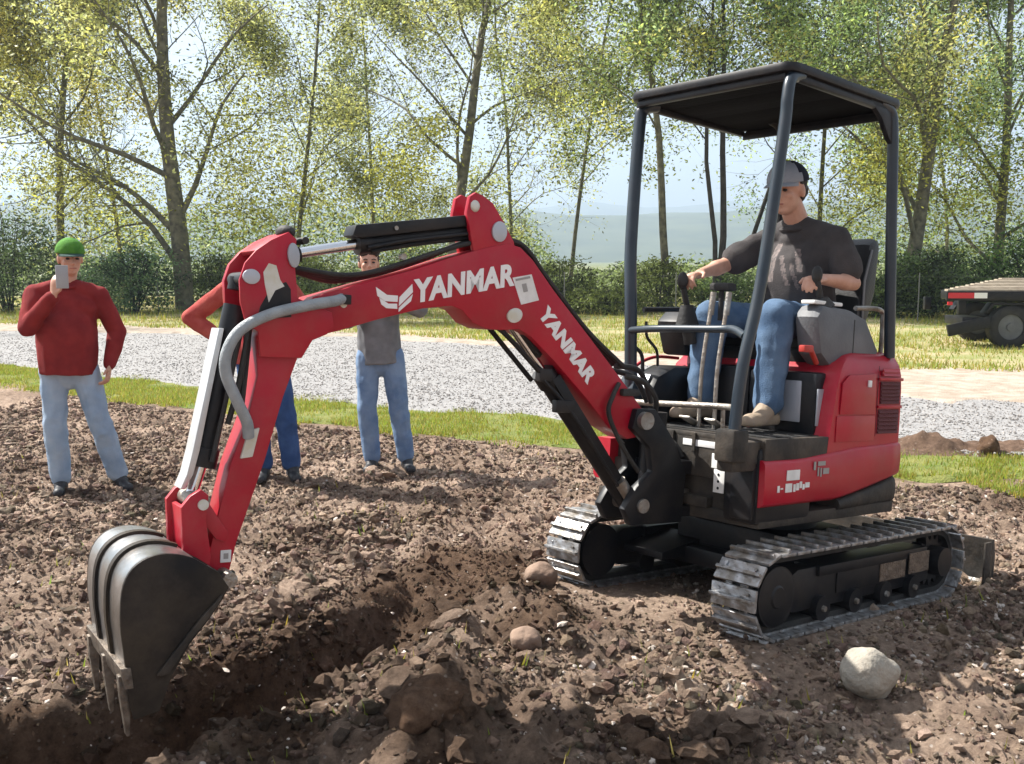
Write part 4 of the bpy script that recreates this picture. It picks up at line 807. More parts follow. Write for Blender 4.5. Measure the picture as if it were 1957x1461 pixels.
b_ = B(); b_.tube([(0.34, 0.07, 0.98), (0.38, 0.085, 0.93), (0.40, 0.09, 0.86), (0.33, 0.09, 0.74), (0.22, 0.08, 0.62)], 0.010, 8); b_.tube([(0.30, 0.06, 1.01), (0.22, 0.08, 0.99), (0.16, 0.09, 0.93), (0.12, 0.05, 0.86)], 0.012, 8); b_.tube([(0.30, -0.04, 1.03), (0.16, -0.05, 1.00), (0.08, -0.05, 0.90)], 0.012, 8); b_.tube([(0.33, 0.03, 1.05), (0.19, 0.02, 1.03), (0.10, 0.0, 0.90)], 0.012, 8)
b_.box((0.24, 0.03, 0.93), (0.33, 0.09, 0.96), 0.01)
Q(b_, 'boom_base_hoses', RUB)
# boom cylinder
b_ = B(); b_.cyl((0.205, 0, 0.481), (0.66, 0, 1.005), 0.040, seg=24); b_.cyl((0.63, 0, 0.97), (0.672, 0, 1.018), 0.047, seg=24); bc = Q(b_, 'boom_cylinder', BLK)
b_ = B(); b_.cyl((0.66, 0, 1.005), (0.862, 0, 1.226), 0.018, seg=20); b_.build('cylinder_rod', CHROME, bc)
b_ = B(); b_.prism([(0.70, 1.085), (0.87, 1.262), (0.885, 1.25), (0.71, 1.07)], -0.035, 0.035, 0.002); b_.prism([(0.60, 0.985), (0.975, 1.20), (1.10, 1.247), (1.12, 1.235), (0.98, 1.18), (0.615, 0.968)], -0.02, 0.02, 0.002) if False else None
b_.prism([(0.28, 0.60), (0.62, 1.01), (0.655, 0.985), (0.31, 0.575)], 0.040, 0.048, 0.002); b_.build('cylinder_guard', BLK, bc)
b_ = B(); b_.tube([(0.30, 0.05, 0.56), (0.56, 0.055, 0.86), (0.70, 0.05, 0.985)], 0.008, 8); b_.tube([(0.72, 0.045, 1.02), (0.90, 0.05, 1.165), (1.02, 0.05, 1.215), (1.10, 0.04, 1.25)], 0.010, 8); b_.tube([(0.70, -0.03, 0.98), (0.86, -0.03, 1.13), (0.93, -0.02, 1.19)], 0.010, 8); b_.build('cylinder_pipe', BLK, bc)
b_ = B(); b_.box((0.55, 0.03, 0.86), (0.64, 0.062, 0.91), 0.006); b_.build('pipe_clamp', BLK, bc)
b_ = B(); b_.box((0.66, 0.02, 0.98), (0.72, 0.055, 1.03), 0.006); b_.build('pipe_clamp', BLK, bc)
b_ = B(); b_.cyl((0.205, -0.09, 0.481), (0.205, 0.11, 0.481), 0.030, seg=20); b_.cyl((0.21, 0.04, 0.49), (0.285, 0.04, 0.58), 0.026, seg=16); Q(b_, 'cylinder_foot_pin', STEEL)
# bucket cylinder down the outer side of the arm
b_ = B(); b_.cyl((1.895, -0.005, 1.20), (1.985, -0.005, 0.70), 0.040, seg=24); b_.cyl((1.893, -0.005, 1.25), (1.888, -0.005, 1.29), 0.032, seg=20); b_.cyl((1.89, -0.05, 1.285), (1.89, 0.07, 1.285), 0.024, seg=16); b_.cyl((1.978, -0.005, 0.74), (1.990, -0.005, 0.68), 0.048, seg=24); kc = Q(b_, 'bucket_cylinder', BLK)
b_ = B(); b_.cyl((1.988, -0.005, 0.69), (2.020, -0.005, 0.575), 0.020, seg=18); b_.build('cylinder_rod', CHROME, kc)
b_ = B(); b_.prism([(1.945, 1.125), (1.962, 1.125), (2.030, 0.735), (2.046, 0.66), (2.064, 0.615), (2.050, 0.612), (2.025, 0.66), (2.008, 0.735)], -0.040, 0.040, 0.003); b_.build('rod_guard', SILV, kc)
b_ = B(); b_.tube([(1.90, 0.05, 1.10), (1.93, 0.052, 0.92), (1.972, 0.052, 0.70)], 0.008, 8); b_.tube([(1.87, 0.05, 1.12), (1.895, 0.052, 0.95), (1.925, 0.05, 0.82)], 0.010, 8); b_.tube([(1.86, 0.03, 1.14), (1.87, 0.035, 0.98), (1.885, 0.05, 0.85)], 0.010, 8); b_.build('cylinder_pipe', RUB, kc)
b_ = B(); b_.cyl((2.020, -0.06, 0.578), (2.020, 0.06, 0.578), 0.026, seg=18); b_.build('rod_eye', STEEL, kc)
# linkage
LNK = [(2.048, 0.60), (2.075, 0.565), (2.062, 0.40), (2.012, 0.335), (1.985, 0.350), (1.975, 0.40), (1.995, 0.52), (1.99, 0.60), (2.015, 0.62)]
for y0 in (-0.10, 0.072):
    b_ = B(); b_.prism(LNK, y0, y0 + 0.022, 0.004); lk = Q(b_, 'bucket_link', RED)
    b_ = B(); b_.cyl((2.008, y0 - 0.006, 0.572), (2.008, y0 + 0.03, 0.572), 0.017, seg=16); b_.build('link_pin', CREAM, lk)
b_ = B(); b_.prism([(2.045, 0.42), (2.060, 0.555), (2.048, 0.56), (2.033, 0.425)], -0.08, 0.074, 0.002); Q(b_, 'link_web', RED)
for y0 in (-0.075, 0.056):
    b_ = B(); b_.prism([(2.03, 0.60), (2.045, 0.57), (1.955, 0.455), (1.925, 0.445), (1.915, 0.475), (1.935, 0.50), (2.00, 0.60)], y0, y0 + 0.016, 0.003); Q(b_, 'guide_link', RED)
b_ = B(); b_.cyl((1.997, -0.105, 0.361), (1.997, 0.135, 0.361), 0.022, seg=18); Q(b_, 'bucket_pin', STEEL)
b_ = B(); b_.cyl((1.925, -0.105, 0.335), (1.925, 0.135, 0.335), 0.024, seg=18); Q(b_, 'bucket_pin', STEEL)
# bucket
KS = [(2.064, 0.432), (2.110, 0.447), (2.163, 0.452), (2.215, 0.437), (2.252, 0.402), (2.270, 0.345), (2.270, 0.250), (2.260, 0.180), (2.248, 0.100)]
def catm(P_, k=3):
    o_ = []
    for i in range(len(P_) - 1):
        a, b, c, d = (Vector(P_[j]) for j in (max(0, i - 1), i, i + 1, min(len(P_) - 1, i + 2)))
        for q_ in range(k): t = q_ / k; v = 0.5 * ((2 * b) + (c - a) * t + (2 * a - 5 * b + 4 * c - d) * t * t + (3 * b - a - 3 * c + d) * t ** 3); o_.append((v.x, v.y))
    return o_ + [P_[-1]]
KS = catm(KS)
for y0 in (-0.265, 0.203):
    b_ = B(); b_.prism(KS + [(2.238, 0.02), (2.222, -0.035), (2.150, -0.020), (2.118, 0.082), (2.066, 0.175), (2.014, 0.238), (1.972, 0.300), (1.955, 0.335), (1.99, 0.385)], y0, y0 + 0.012, 0.002)
    pl = Q(b_, 'bucket_side_plate', BKT)
    e_ = B(); yy = (y0 + 0.012, y0 + 0.022) if y0 > 0 else (y0 - 0.010, y0)
    e_.prism([(1.980, 0.300), (2.018, 0.246), (2.070, 0.183), (2.128, 0.092), (2.15, 0.088), (2.165, 0.092), (2.085, 0.195), (2.030, 0.262), (1.975, 0.318)], yy[0], yy[1], 0.003); e_.build('side_cutter', FRAMEM, pl)
bm = bmesh.new(); n = len(KS); inn = []
for i, p in enumerate(KS):
    a = Vector(KS[max(0, i - 1)]); c2 = Vector(KS[min(n - 1, i + 1)]); t_ = (c2 - a).normalized(); nn = Vector((t_.y, -t_.x)); inn.append((p[0] + nn.x * 0.012, p[1] + nn.y * 0.012))
ring = KS + inn[::-1]
A_ = [bm.verts.new((p[0], -0.253, p[1])) for p in ring]; B_ = [bm.verts.new((p[0], 0.203, p[1])) for p in ring]
for i in range(len(ring)): bm.faces.new((A_[i], A_[(i + 1) % len(ring)], B_[(i + 1) % len(ring)], B_[i]))
bmesh.ops.recalc_face_normals(bm, faces=bm.faces[:]); me = bpy.data.meshes.new('bucket_shell'); bm.to_mesh(me); bm.free(); me.materials.append(BKTB); smooth(me, 35); shell = link('bucket_shell', me, EX, BM)
for yy in (-0.13, 0.035):      # wear strips bent round the back
    bm = bmesh.new(); out = []
    for i, p in enumerate(KS[1:], 1):
        a = Vector(KS[max(0, i - 1)]); c2 = Vector(KS[min(n - 1, i + 1)]); t_ = (c2 - a).normalized(); nn = Vector((-t_.y, t_.x)); out.append((p[0] + nn.x * 0.010, p[1] + nn.y * 0.010))
    rg2 = [[bm.verts.new((KS[i + 1][0], yy, KS[i + 1][1])), bm.verts.new((out[i][0], yy, out[i][1])), bm.verts.new((out[i][0], yy + 0.03, out[i][1])), bm.verts.new((KS[i + 1][0], yy + 0.03, KS[i + 1][1]))] for i in range(len(out))]
    for i in range(len(rg2) - 1):
        for k in range(3): bm.faces.new((rg2[i][k], rg2[i][k + 1], rg2[i + 1][k + 1], rg2[i + 1][k]))
    bm.faces.new(rg2[0]); bm.faces.new(rg2[-1][::-1]); bmesh.ops.recalc_face_normals(bm, faces=bm.faces[:]); me = bpy.data.meshes.new('wear_strip'); bm.to_mesh(me); bm.free(); me.materials.append(BKT); smooth(me, 30); link('wear_strip', me, shell)
b_ = B(); b_.prism([(2.268, 0.125), (2.252, 0.062), (2.228, 0.062), (2.238, 0.125)], -0.272, 0.222, 0.003); b_.build('cutting_edge', TOOTH, shell)
for yy in (-0.25, -0.03, 0.185):
    b_ = B(); b_.prism([(2.268, 0.095), (2.260, 0.03), (2.238, -0.088), (2.228, -0.088), (2.230, 0.03), (2.228, 0.10)], yy - 0.015, yy + 0.015, 0.004); b_.build('bucket_tooth', TOOTH, shell)
for yy in (-0.105, 0.088):
    b_ = B(); b_.prism([(2.075, 0.435), (2.02, 0.405), (1.955, 0.36), (1.90, 0.355), (1.895, 0.32), (1.93, 0.30), (1.98, 0.28), (2.06, 0.36)], yy, yy + 0.018, 0.004); b_.build('bucket_ear', BKT, shell)

# ------------------------------------------------------------------ people
def capsule(bm, p0, p1, r0, r1, flat=1.0, side=None, seg=14, hs=4):
    p0 = Vector(p0); p1 = Vector(p1); d = p1 - p0; L_ = d.length
    T = d.normalized() if L_ > 1e-6 else Vector((0, 0, 1))
    sd = Vector(side) if side is not None else T.orthogonal(); sd = (sd - T * sd.dot(T)); sd = sd.normalized() if sd.length > 1e-4 else T.orthogonal().normalized(); o_ = T.cross(sd)
    rings = []
    for i in range(hs): a = -math.pi / 2 + (math.pi / 2) * (i + 0.5) / hs; rings.append((p0 + T * (r0 * math.sin(a)), r0 * math.cos(a)))
    for t in (0, 0.33, 0.66, 1): rings.append((p0.lerp(p1, t), r0 + (r1 - r0) * t))
    for i in range(hs): a = (math.pi / 2) * (i + 0.5) / hs; rings.append((p1 + T * (r1 * math.sin(a)), r1 * math.cos(a)))
    V = [[bm.verts.new(c + sd * (r * math.cos(6.28318 * k / seg)) + o_ * (r * flat * math.sin(6.28318 * k / seg))) for k in range(seg)] for c, r in rings]
    for a, b in zip(V, V[1:]):
        for k in range(seg): bm.faces.new((a[k], a[(k + 1) % seg], b[(k + 1) % seg], b[k]))
    bm.faces.new(V[0][::-1]); bm.faces.new(V[-1])
def ellip(bm, c, rad, rot=None):
    r = bmesh.ops.create_icosphere(bm, subdivisions=3, radius=1)['verts']
    for v in r:
        p = Vector((v.co.x * rad[0], v.co.y * rad[1], v.co.z * rad[2])); v.co = (rot @ p if rot is not None else p) + Vector(c)
def remesh(bm, name, vox, m, parent, folds=0.0, fs=9.0, it=2, stretch=(1, 1, 1), cut=None, seed=0):
    me = bpy.data.meshes.new('tmp'); bm.to_mesh(me); bm.free(); o = bpy.data.objects.new('tmp', me); COL.objects.link(o)
    md = o.modifiers.new('r', 'REMESH'); md.mode = 'VOXEL'; md.voxel_size = vox; md.adaptivity = 0
    s_ = o.modifiers.new('s', 'SMOOTH'); s_.iterations = it; s_.factor = 0.5
    dg = bpy.context.evaluated_depsgraph_get(); out = bpy.data.meshes.new_from_object(o.evaluated_get(dg)); bpy.data.objects.remove(o); out.name = name
    if folds > 0:
        n = len(out.vertices); co = np.zeros(n * 3, np.float32); no = np.zeros(n * 3, np.float32); out.vertices.foreach_get('co', co); out.vertices.foreach_get('normal', no); co = co.reshape(-1, 3); no = no.reshape(-1, 3)
        q = np.array([1 - 2 * abs(mnoise.noise(Vector((c[0] * fs * stretch[0] + seed, c[1] * fs * stretch[1], c[2] * fs * stretch[2])))) + 0.5 * mnoise.noise(Vector((c[0] * fs * 2.3, c[1] * fs * 2.3 + seed, c[2] * fs * 2.3))) for c in co])
        co = co + no * (q[:, None] - 0.4) * folds; out.vertices.foreach_set('co', co.ravel().astype(np.float32))
    out.materials.clear(); out.materials.append(m); out.polygons.foreach_set('use_smooth', [True] * len(out.polygons)); out.update()
    return link(name, out, parent)
def hand(bm, wr, d, nrm, curl, side, scale=1.0):
    """wr wrist, d pointing along the fingers, nrm out of the back of the hand, side = direction of the thumb"""
    d = Vector(d).normalized(); nrm = Vector(nrm); nrm = (nrm - d * nrm.dot(d)).normalized(); s_ = Vector(side); s_ = (s_ - d * s_.dot(d) - nrm * s_.dot(nrm)).normalized(); k = scale
    capsule(bm, wr, Vector(wr) + d * 0.075 * k, 0.034 * k, 0.040 * k, 0.42, s_)
    for i, (off, ln) in enumerate(((0.030, 0.070), (0.010, 0.078), (-0.011, 0.072), (-0.031, 0.056))):
        p = Vector(wr) + d * 0.080 * k + s_ * off * k; a = 0.0; dirv = d
        for j, f in enumerate((0.45, 0.32, 0.23)):
            a += curl * (0.7 if j == 0 else 1.0); dirv = d * math.cos(a) - nrm * math.sin(a); q = p + dirv * ln * f * k; capsule(bm, p, q, (0.0095 - 0.001 * j) * k, (0.0088 - 0.001 * j) * k, 1, None, 8, 2); p = q
    p = Vector(wr) + d * 0.022 * k + s_ * 0.028 * k; q = p + (d * 0.6 + s_ * 0.75 - nrm * 0.35 * min(1, curl)).normalized() * 0.038 * k; capsule(bm, p, q, 0.0125 * k, 0.0105 * k, 1, None, 8, 2)
    q2 = q + (d * 0.95 + s_ * 0.1 - nrm * 0.7 * min(1, curl)).normalized() * 0.030 * k; capsule(bm, q, q2, 0.0102 * k, 0.0088 * k, 1, None, 8, 2)
def build_person(root, J, fwd, up=(0, 0, 1), shirt=None, sleeve='long', trousers=None, shoes=SHOE, hair=HAIRD, headfwd=None, hat=False, hands=None, shirt_len=0.0, fold=0.006, belly=0.0, hoodie=False, seat=False, trz=0.0):
    fwd = Vector(fwd).normalized(); up = Vector(up); rt = fwd.cross(up).normalized()   # person's right
    hf = Vector(headfwd or fwd).normalized(); hr = hf.cross(up).normalized(); hu = hr.cross(hf).normalized(); HM = Matrix((hr, hf, hu)).transposed()
    V = {k: Vector(v) for k, v in J.items()}
    hd = V['head']; hipc = (V['hipR'] + V['hipL']) / 2; shc = (V['shR'] + V['shL']) / 2; nk = V['neck']
    sp0 = (shc - hipc).normalized()
    for s_ in 'RL': V['sh' + s_] = V['sh' + s_] - sp0 * 0.028
    shc = shc - sp0 * 0.028
    spine = (shc - hipc).normalized(); BMx = Matrix((rt, fwd, spine)).transposed()
    H = lambda x_, y_, z_: hd + HM @ Vector((x_, y_, z_))
    bm = bmesh.new()
    ellip(bm, H(0, -0.005, 0.030), (0.074, 0.092, 0.088), HM); ellip(bm, H(0, 0.018, -0.030), (0.060, 0.072, 0.082), HM); ellip(bm, H(0, 0.048, -0.082), (0.036, 0.034, 0.028), HM)
    capsule(bm, H(0, 0.088, 0.012), H(0, 0.108, -0.022), 0.009, 0.013); ellip(bm, H(0, 0.100, -0.026), (0.017, 0.012, 0.010), HM)
    capsule(bm, H(-0.035, 0.078, 0.026), H(0.035, 0.078, 0.026), 0.012, 0.012, 0.8, hu)
    for sx in (-1, 1):
        ellip(bm, H(sx * 0.073, -0.008, -0.008), (0.010, 0.020, 0.032), HM); ellip(bm, H(sx * 0.036, 0.060, -0.020), (0.022, 0.022, 0.022), HM)
    ellip(bm, H(0, 0.082, -0.052), (0.022, 0.012, 0.010), HM); ellip(bm, H(0, 0.080, -0.064), (0.019, 0.011, 0.008), HM)
    capsule(bm, nk, H(0, -0.015, -0.055), 0.058, 0.054)
    capsule(bm, hipc + spine * 0.08, shc - spine * 0.06, 0.10, 0.12, 0.68, rt)
    for s_ in 'RL': capsule(bm, nk - spine * 0.035, V['sh' + s_] - spine * 0.02, 0.042, 0.036)
    for s_ in 'RL':
        capsule(bm, V['sh' + s_], V['el' + s_], 0.044, 0.036); mid = V['el' + s_].lerp(V['wr' + s_], 0.3); capsule(bm, V['el' + s_], mid, 0.036, 0.039); capsule(bm, mid, V['wr' + s_], 0.038, 0.025, 0.85)
        capsule(bm, V['hip' + s_], V['kn' + s_], 0.07, 0.05); capsule(bm, V['kn' + s_], V['an' + s_], 0.048, 0.036); capsule(bm, V['an' + s_], V['an' + s_] + V['toe' + s_].normalized() * 0.05 - up * 0.03, 0.034, 0.026)
        hd_, hn, hc, hsd = hands[s_]; hand(bm, V['wr' + s_], hd_, hn, hc, hsd)
    remesh(bm, 'body', 0.0062, SKIN, root, it=1)
    for sx in (-1, 1):
        q = B(); q.ball(H(sx * 0.031, 0.083, 0.006), (0.013, 0.008, 0.007), 2, HM); q.build('eye', EYE, root)
        q = B(); q.tube([H(sx * 0.016, 0.094, 0.026), H(sx * 0.032, 0.092, 0.031), H(sx * 0.050, 0.082, 0.024)], 0.0035, 6); q.build('eyebrow', hair, root)
    q = B(); q.tube([H(-0.022, 0.088, -0.057), H(0, 0.094, -0.056), H(0.022, 0.088, -0.057)], 0.0032, 6); q.build('mouth', LIP, root)
    # hair
    bm = bmesh.new(); ellip(bm, H(0, -0.022, 0.040), (0.083, 0.088, 0.090) if not hat else (0.080, 0.080, 0.050), HM); ellip(bm, H(0, -0.055, -0.005), (0.070, 0.052, 0.065), HM)
    if not hat: capsule(bm, H(-0.045, 0.050, 0.088), H(0.045, 0.050, 0.088), 0.034, 0.034)
    remesh(bm, 'hair', 0.008, hair, root, 0.008, 40, 1)
    # shirt
    bm = bmesh.new(); sw = (V['shR'] - V['shL']).length / 2
    capsule(bm, shc - spine * 0.10 - rt * 0.055, shc - spine * 0.10 + rt * 0.055, 0.125, 0.125, 0.98, spine) if False else None
    cw = sw * 0.86
    hem = hipc - spine * shirt_len
    capsule(bm, shc - spine * 0.13, hipc + spine * (0.20), cw + 0.018, cw + 0.004 + belly * 0.4, 0.66, rt)
    capsule(bm, hipc + spine * 0.22 + fwd * belly * 0.4, hipc - spine * (shirt_len + 0.05) + fwd * belly * 0.2, cw + 0.006 + belly * 0.5, cw + 0.012, 0.78 + belly * 2, rt)
    for v in bm.verts:
        dz = (v.co - hem).dot(spine)
        if dz < 0: v.co -= spine * dz
    capsule(bm, V['shR'] - spine * 0.03, V['shL'] - spine * 0.03, 0.060, 0.060, 1); capsule(bm, nk - spine * 0.075, nk - spine * 0.045, 0.090, 0.070, 0.9, rt)
    capsule(bm, V['shR'].lerp(shc, .45) - spine * 0.08 + fwd * 0.02, V['shL'].lerp(shc, .45) - spine * 0.08 + fwd * 0.02, 0.088, 0.088, 1.0)
    for s_ in 'RL': capsule(bm, nk - spine * 0.020, V['sh' + s_] + spine * 0.004, 0.060, 0.062)
    if hoodie: ellip(bm, nk - fwd * 0.06 - spine * 0.02, (0.105, 0.065, 0.055), BMx); capsule(bm, nk + rt * .06 - spine * .02, nk - rt * .06 - spine * .02, 0.05, 0.05)
    capsule(bm, hipc + spine * 0.20 + fwd * (0.03 + belly * 0.6), hipc + spine * 0.12 + fwd * (0.03 + belly * 0.6), 0.11 + belly * 0.5, 0.11 + belly * 0.5, 0.9, rt)
    for s_ in 'RL':
        sh, el, wr = V['sh' + s_], V['el' + s_], V['wr' + s_]
        if sleeve == 'long':
            capsule(bm, sh, el, 0.070, 0.060); capsule(bm, el, el.lerp(wr, 0.92), 0.062, 0.046)
        else:
            e2 = sh.lerp(el, 0.72); capsule(bm, sh, e2, 0.074, 0.072, 1, None, 14, 2)
    sh_o = remesh(bm, 'shirt' if sleeve != 'long' else 'sweater', 0.009, shirt, root, fold, 8, 3, (1, 1, 0.55), seed=sum(map(ord, shirt.name)) % 17)
    # trousers
    bm = bmesh.new(); capsule(bm, hipc + spine * 0.07, hipc - spine * 0.02, cw - 0.030, cw - 0.022, 0.74, rt); 
    for s_ in 'RL':
        hp, kn, an = V['hip' + s_], V['kn' + s_], V['an' + s_]
        capsule(bm, hp - rt * 0.0, kn, 0.094, 0.078); capsule(bm, kn, kn.lerp(an, .35), 0.079, 0.076); capsule(bm, kn.lerp(an, .35), an + (kn - an).normalized() * 0.04, 0.076, 0.070 + trz, 0.95)
    remesh(bm, 'jeans', 0.0095, trousers, root, fold * 1.1, 10, 2, (1, 1, 0.7), seed=3)
    q = B(); n_ = 20; c0 = nk - spine * 0.030; q.tube([c0 + rt * (0.074 * math.cos(6.2832 * k / n_)) + fwd * (0.070 * math.sin(6.2832 * k / n_)) - spine * (0.012 * math.sin(6.2832 * k / n_)) for k in range(n_ + 1)], 0.011, 8, 1, caps=False); q.build('collar', shirt, root)
    for s_ in 'RL':
        an, td = V['an' + s_], V['toe' + s_]; t_ = td.normalized(); bm = bmesh.new()
        sole = an - up * 0.062
        capsule(bm, sole - t_ * 0.045 + up * 0.02, sole + t_ * 0.16 + up * 0.012, 0.040, 0.038, 1.0, t_.cross(up)); capsule(bm, an + up * 0.02, sole + t_ * 0.05 + up * 0.035, 0.046, 0.044)
        for v in bm.verts:
            dz = (v.co - sole).dot(up)
            if dz < -0.006: v.co += up * (-0.006 - dz)
        remesh(bm, 'shoe', 0.008, shoes, root, 0.0, it=1)
    return H, HM, V, rt, fwd
def cap_hat(root, H, HM, m_front, m_back, brim, tilt=0.0, panel=False):
    Mx = HM.to_4x4(); Mx.translation = H(0, 0, 0)
    bm = bmesh.new()
    bmesh.ops.create_uvsphere(bm, u_segments=32, v_segments=16, radius=1)
    for v in bm.verts:
        t = max(v.co.z, -0.02); v.co = Vector((v.co.x * 0.094, v.co.y * 0.112 - 0.004, 0.040 + t * (0.100 + 0.012 * max(0, v.co.y))))
    me = bpy.data.meshes.new('cap'); bm.to_mesh(me); bm.free(); me.materials.append(m_front); me.materials.append(m_back); smooth(me, 60)
    for p in me.polygons: p.material_index = 1 if (p.center.y < 0.025) else 0
    me.transform(Mx); o = link('cap', me, root)
    bm = bmesh.new(); n = 14; rows = []
    for j in range(5):
        r_ = j / 4; row = []
        for i in range(n + 1):
            a = math.pi * i / n; x_ = 0.080 * math.cos(a); y_ = 0.070 * math.sin(a) ** 0.7 if math.sin(a) > 0 else 0
            yb = 0.072 * math.sqrt(max(0, 1 - (x_ / 0.092) ** 2)) + 0.005
            row.append((x_, yb + y_ * r_ * 1.1, 0.045 + 0.006 - 0.10 * x_ * x_ / 0.08 - 0.020 * r_))
        rows.append(row)
    top = [[bm.verts.new((p[0], p[1], p[2])) for p in r] for r in rows]; bot = [[bm.verts.new((p[0], p[1], p[2] - 0.004)) for p in r] for r in rows]
    for G, fl in ((top, 0), (bot, 1)):
        for j in range(4):
            for i in range(n): f_ = (G[j][i], G[j][i + 1], G[j + 1][i + 1], G[j + 1][i]); bm.faces.new(f_ if fl else f_[::-1])
    for i in range(n): bm.faces.new((top[4][i], top[4][i + 1], bot[4][i + 1], bot[4][i]))
    bmesh.ops.remove_doubles(bm, verts=bm.verts[:], dist=0.0002); bmesh.ops.recalc_face_normals(bm, faces=bm.faces[:])
    me = bpy.data.meshes.new('cap_brim'); bm.to_mesh(me); bm.free(); me.materials.append(brim); smooth(me, 50); me.transform(Mx); link('cap_brim', me, o)
    return o

# operator, in the machine's frame
OP = empty('person', MM); tag(OP, 'man in grey shirt, jeans and two-tone cap sitting at the excavator controls', 'person')
J = dict(head=(-0.045, 0.0, 1.905), neck=(-0.135, 0.0, 1.765), shR=(-0.16, -0.185, 1.70), shL=(-0.155, 0.195, 1.70), elR=(0.07, -0.265, 1.545), wrR=(0.31, -0.215, 1.485), elL=(-0.19, 0.285, 1.475), wrL=(0.075, 0.28, 1.475),
         hipR=(-0.20, -0.10, 1.275), hipL=(-0.20, 0.10, 1.275), knR=(0.26, -0.17, 1.285), knL=(0.25, 0.185, 1.295), anR=(0.30, -0.17, 0.885), anL=(0.315, 0.215, 0.885), toeR=(1, 0, 0), toeL=(1, 0.15, 0))
H, HM, V, rt, fw = build_person(OP, J, (1, 0.06, 0), shirt=CHAR, sleeve='short', trousers=DENIMB, shoes=BOOT, hair=HAIRD, headfwd=(1, 0.10, -0.22), hat=True,
    hands={'R': ((1, 0.15, -0.22), (0.1, -0.3, 1), 0.75, (0, 1, 0.2)), 'L': ((1, 0.25, -0.12), (0.1, 0.2, 1), 0.75, (0, -1, 0.2))}, belly=0.03, shirt_len=0.02, fold=0.008)
cap_hat(OP, H, HM, CAPW, CAPN, CAPW)
# paler stripes on the chest: its own material on the faces of the shirt front
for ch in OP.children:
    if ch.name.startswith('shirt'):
        ch.data.materials.append(SHIRTSTR)
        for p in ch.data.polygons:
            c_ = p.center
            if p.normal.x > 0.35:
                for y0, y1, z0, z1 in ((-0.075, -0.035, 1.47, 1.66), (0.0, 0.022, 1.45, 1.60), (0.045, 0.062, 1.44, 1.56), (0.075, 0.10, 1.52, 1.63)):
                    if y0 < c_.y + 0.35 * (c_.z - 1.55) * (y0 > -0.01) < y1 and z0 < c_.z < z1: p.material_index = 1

def ground_person(x, y, rz, label, group=None, sc=1.0):
    M_ = Matrix.Translation((x, y, hz(x, y) - 0.01)) @ Matrix.Rotation(rz, 4, 'Z') @ Matrix.Scale(sc, 4); r = empty('person', M_); tag(r, label, 'person', group); return r
# man filming with a phone, left; figures face -Y in their own frame, +X is their left
P1 = ground_person(-3.04, 6.92, R(14), 'man in green cap and maroon jumper filming with a phone at far left')
J = dict(head=(0.05, -0.02, 1.625), neck=(0.02, 0.0, 1.47), shR=(-0.185, 0.0, 1.415), shL=(0.215, 0.02, 1.395), elR=(-0.215, -0.14, 1.17), wrR=(-0.02, -0.275, 1.385), elL=(0.315, 0.06, 1.12), wrL=(0.27, -0.03, 0.885),
         hipR=(-0.095, 0, 0.90), hipL=(0.095, 0, 0.90), knR=(-0.10, -0.02, 0.49), knL=(0.185, -0.01, 0.50), anR=(-0.09, 0.03, 0.085), anL=(0.285, 0.08, 0.085), toeR=(0.05, -1, 0), toeL=(0.45, -0.9, 0))
H, HM, V, rt, fw = build_person(P1, J, (0, -1, 0), shirt=MAROON, trousers=DENIMP, hair=HAIRR, headfwd=(0.35, -1, -0.12), hat=True, belly=0.045,
    hands={'R': ((0.15, -0.1, 1), (-0.6, -0.6, 0.1), 0.35, (0.8, -0.3, 0)), 'L': ((-0.15, -0.35, -0.9), (0.9, 0.0, 0), 0.5, (0, -1, 0))}, shirt_len=0.06, fold=0.007)
cap_hat(P1, H, HM, CAPG, CAPG, CAPDG)
ph = B(); ph.box((-0.038, -0.005, -0.075), (0.038, 0.004, 0.075), 0.004); pho = ph.build('phone', PHONE); 
pho.matrix_world = P1.matrix_world @ Matrix.Translation((0.045, -0.325, 1.505)) @ Matrix.Rotation(R(15), 4, 'Z'); tag(pho, 'grey phone held up before the face of the man in the green cap', 'phone')
# man with hands on hips, mostly behind the arm
P2 = ground_person(-1.78, 7.15, R(10), 'man in faded red shirt with hand on hip, mostly hidden behind the digger arm')
J = dict(head=(0.07, -0.05, 1.555), neck=(0.03, 0.0, 1.43), shR=(-0.20, 0.0, 1.40), shL=(0.20, 0.0, 1.40), elR=(-0.475, 0.06, 1.17), wrR=(-0.23, -0.02, 1.00), elL=(0.37, 0.08, 1.13), wrL=(0.20, -0.06, 0.97),
         hipR=(-0.09, 0, 0.90), hipL=(0.09, 0, 0.90), knR=(-0.03, -0.02, 0.49), knL=(0.16, -0.01, 0.50), anR=(0.0, 0.03, 0.085), anL=(0.20, 0.02, 0.085), toeR=(-0.1, -1, 0), toeL=(0.2, -1, 0))
H, HM, V, rt, fw = build_person(P2, J, (0.15, -1, 0), shirt=REDWOOL, trousers=DENIMD, hair=HAIRD, headfwd=(0.3, -1, -0.05),
    hands={'R': ((0.8, -0.5, -0.3), (-0.3, -0.8, 0.2), 0.6, (0, 0, 1)), 'L': ((-0.8, -0.5, -0.3), (0.3, -0.8, 0.2), 0.6, (0, 0, 1))}, shirt_len=0.05)
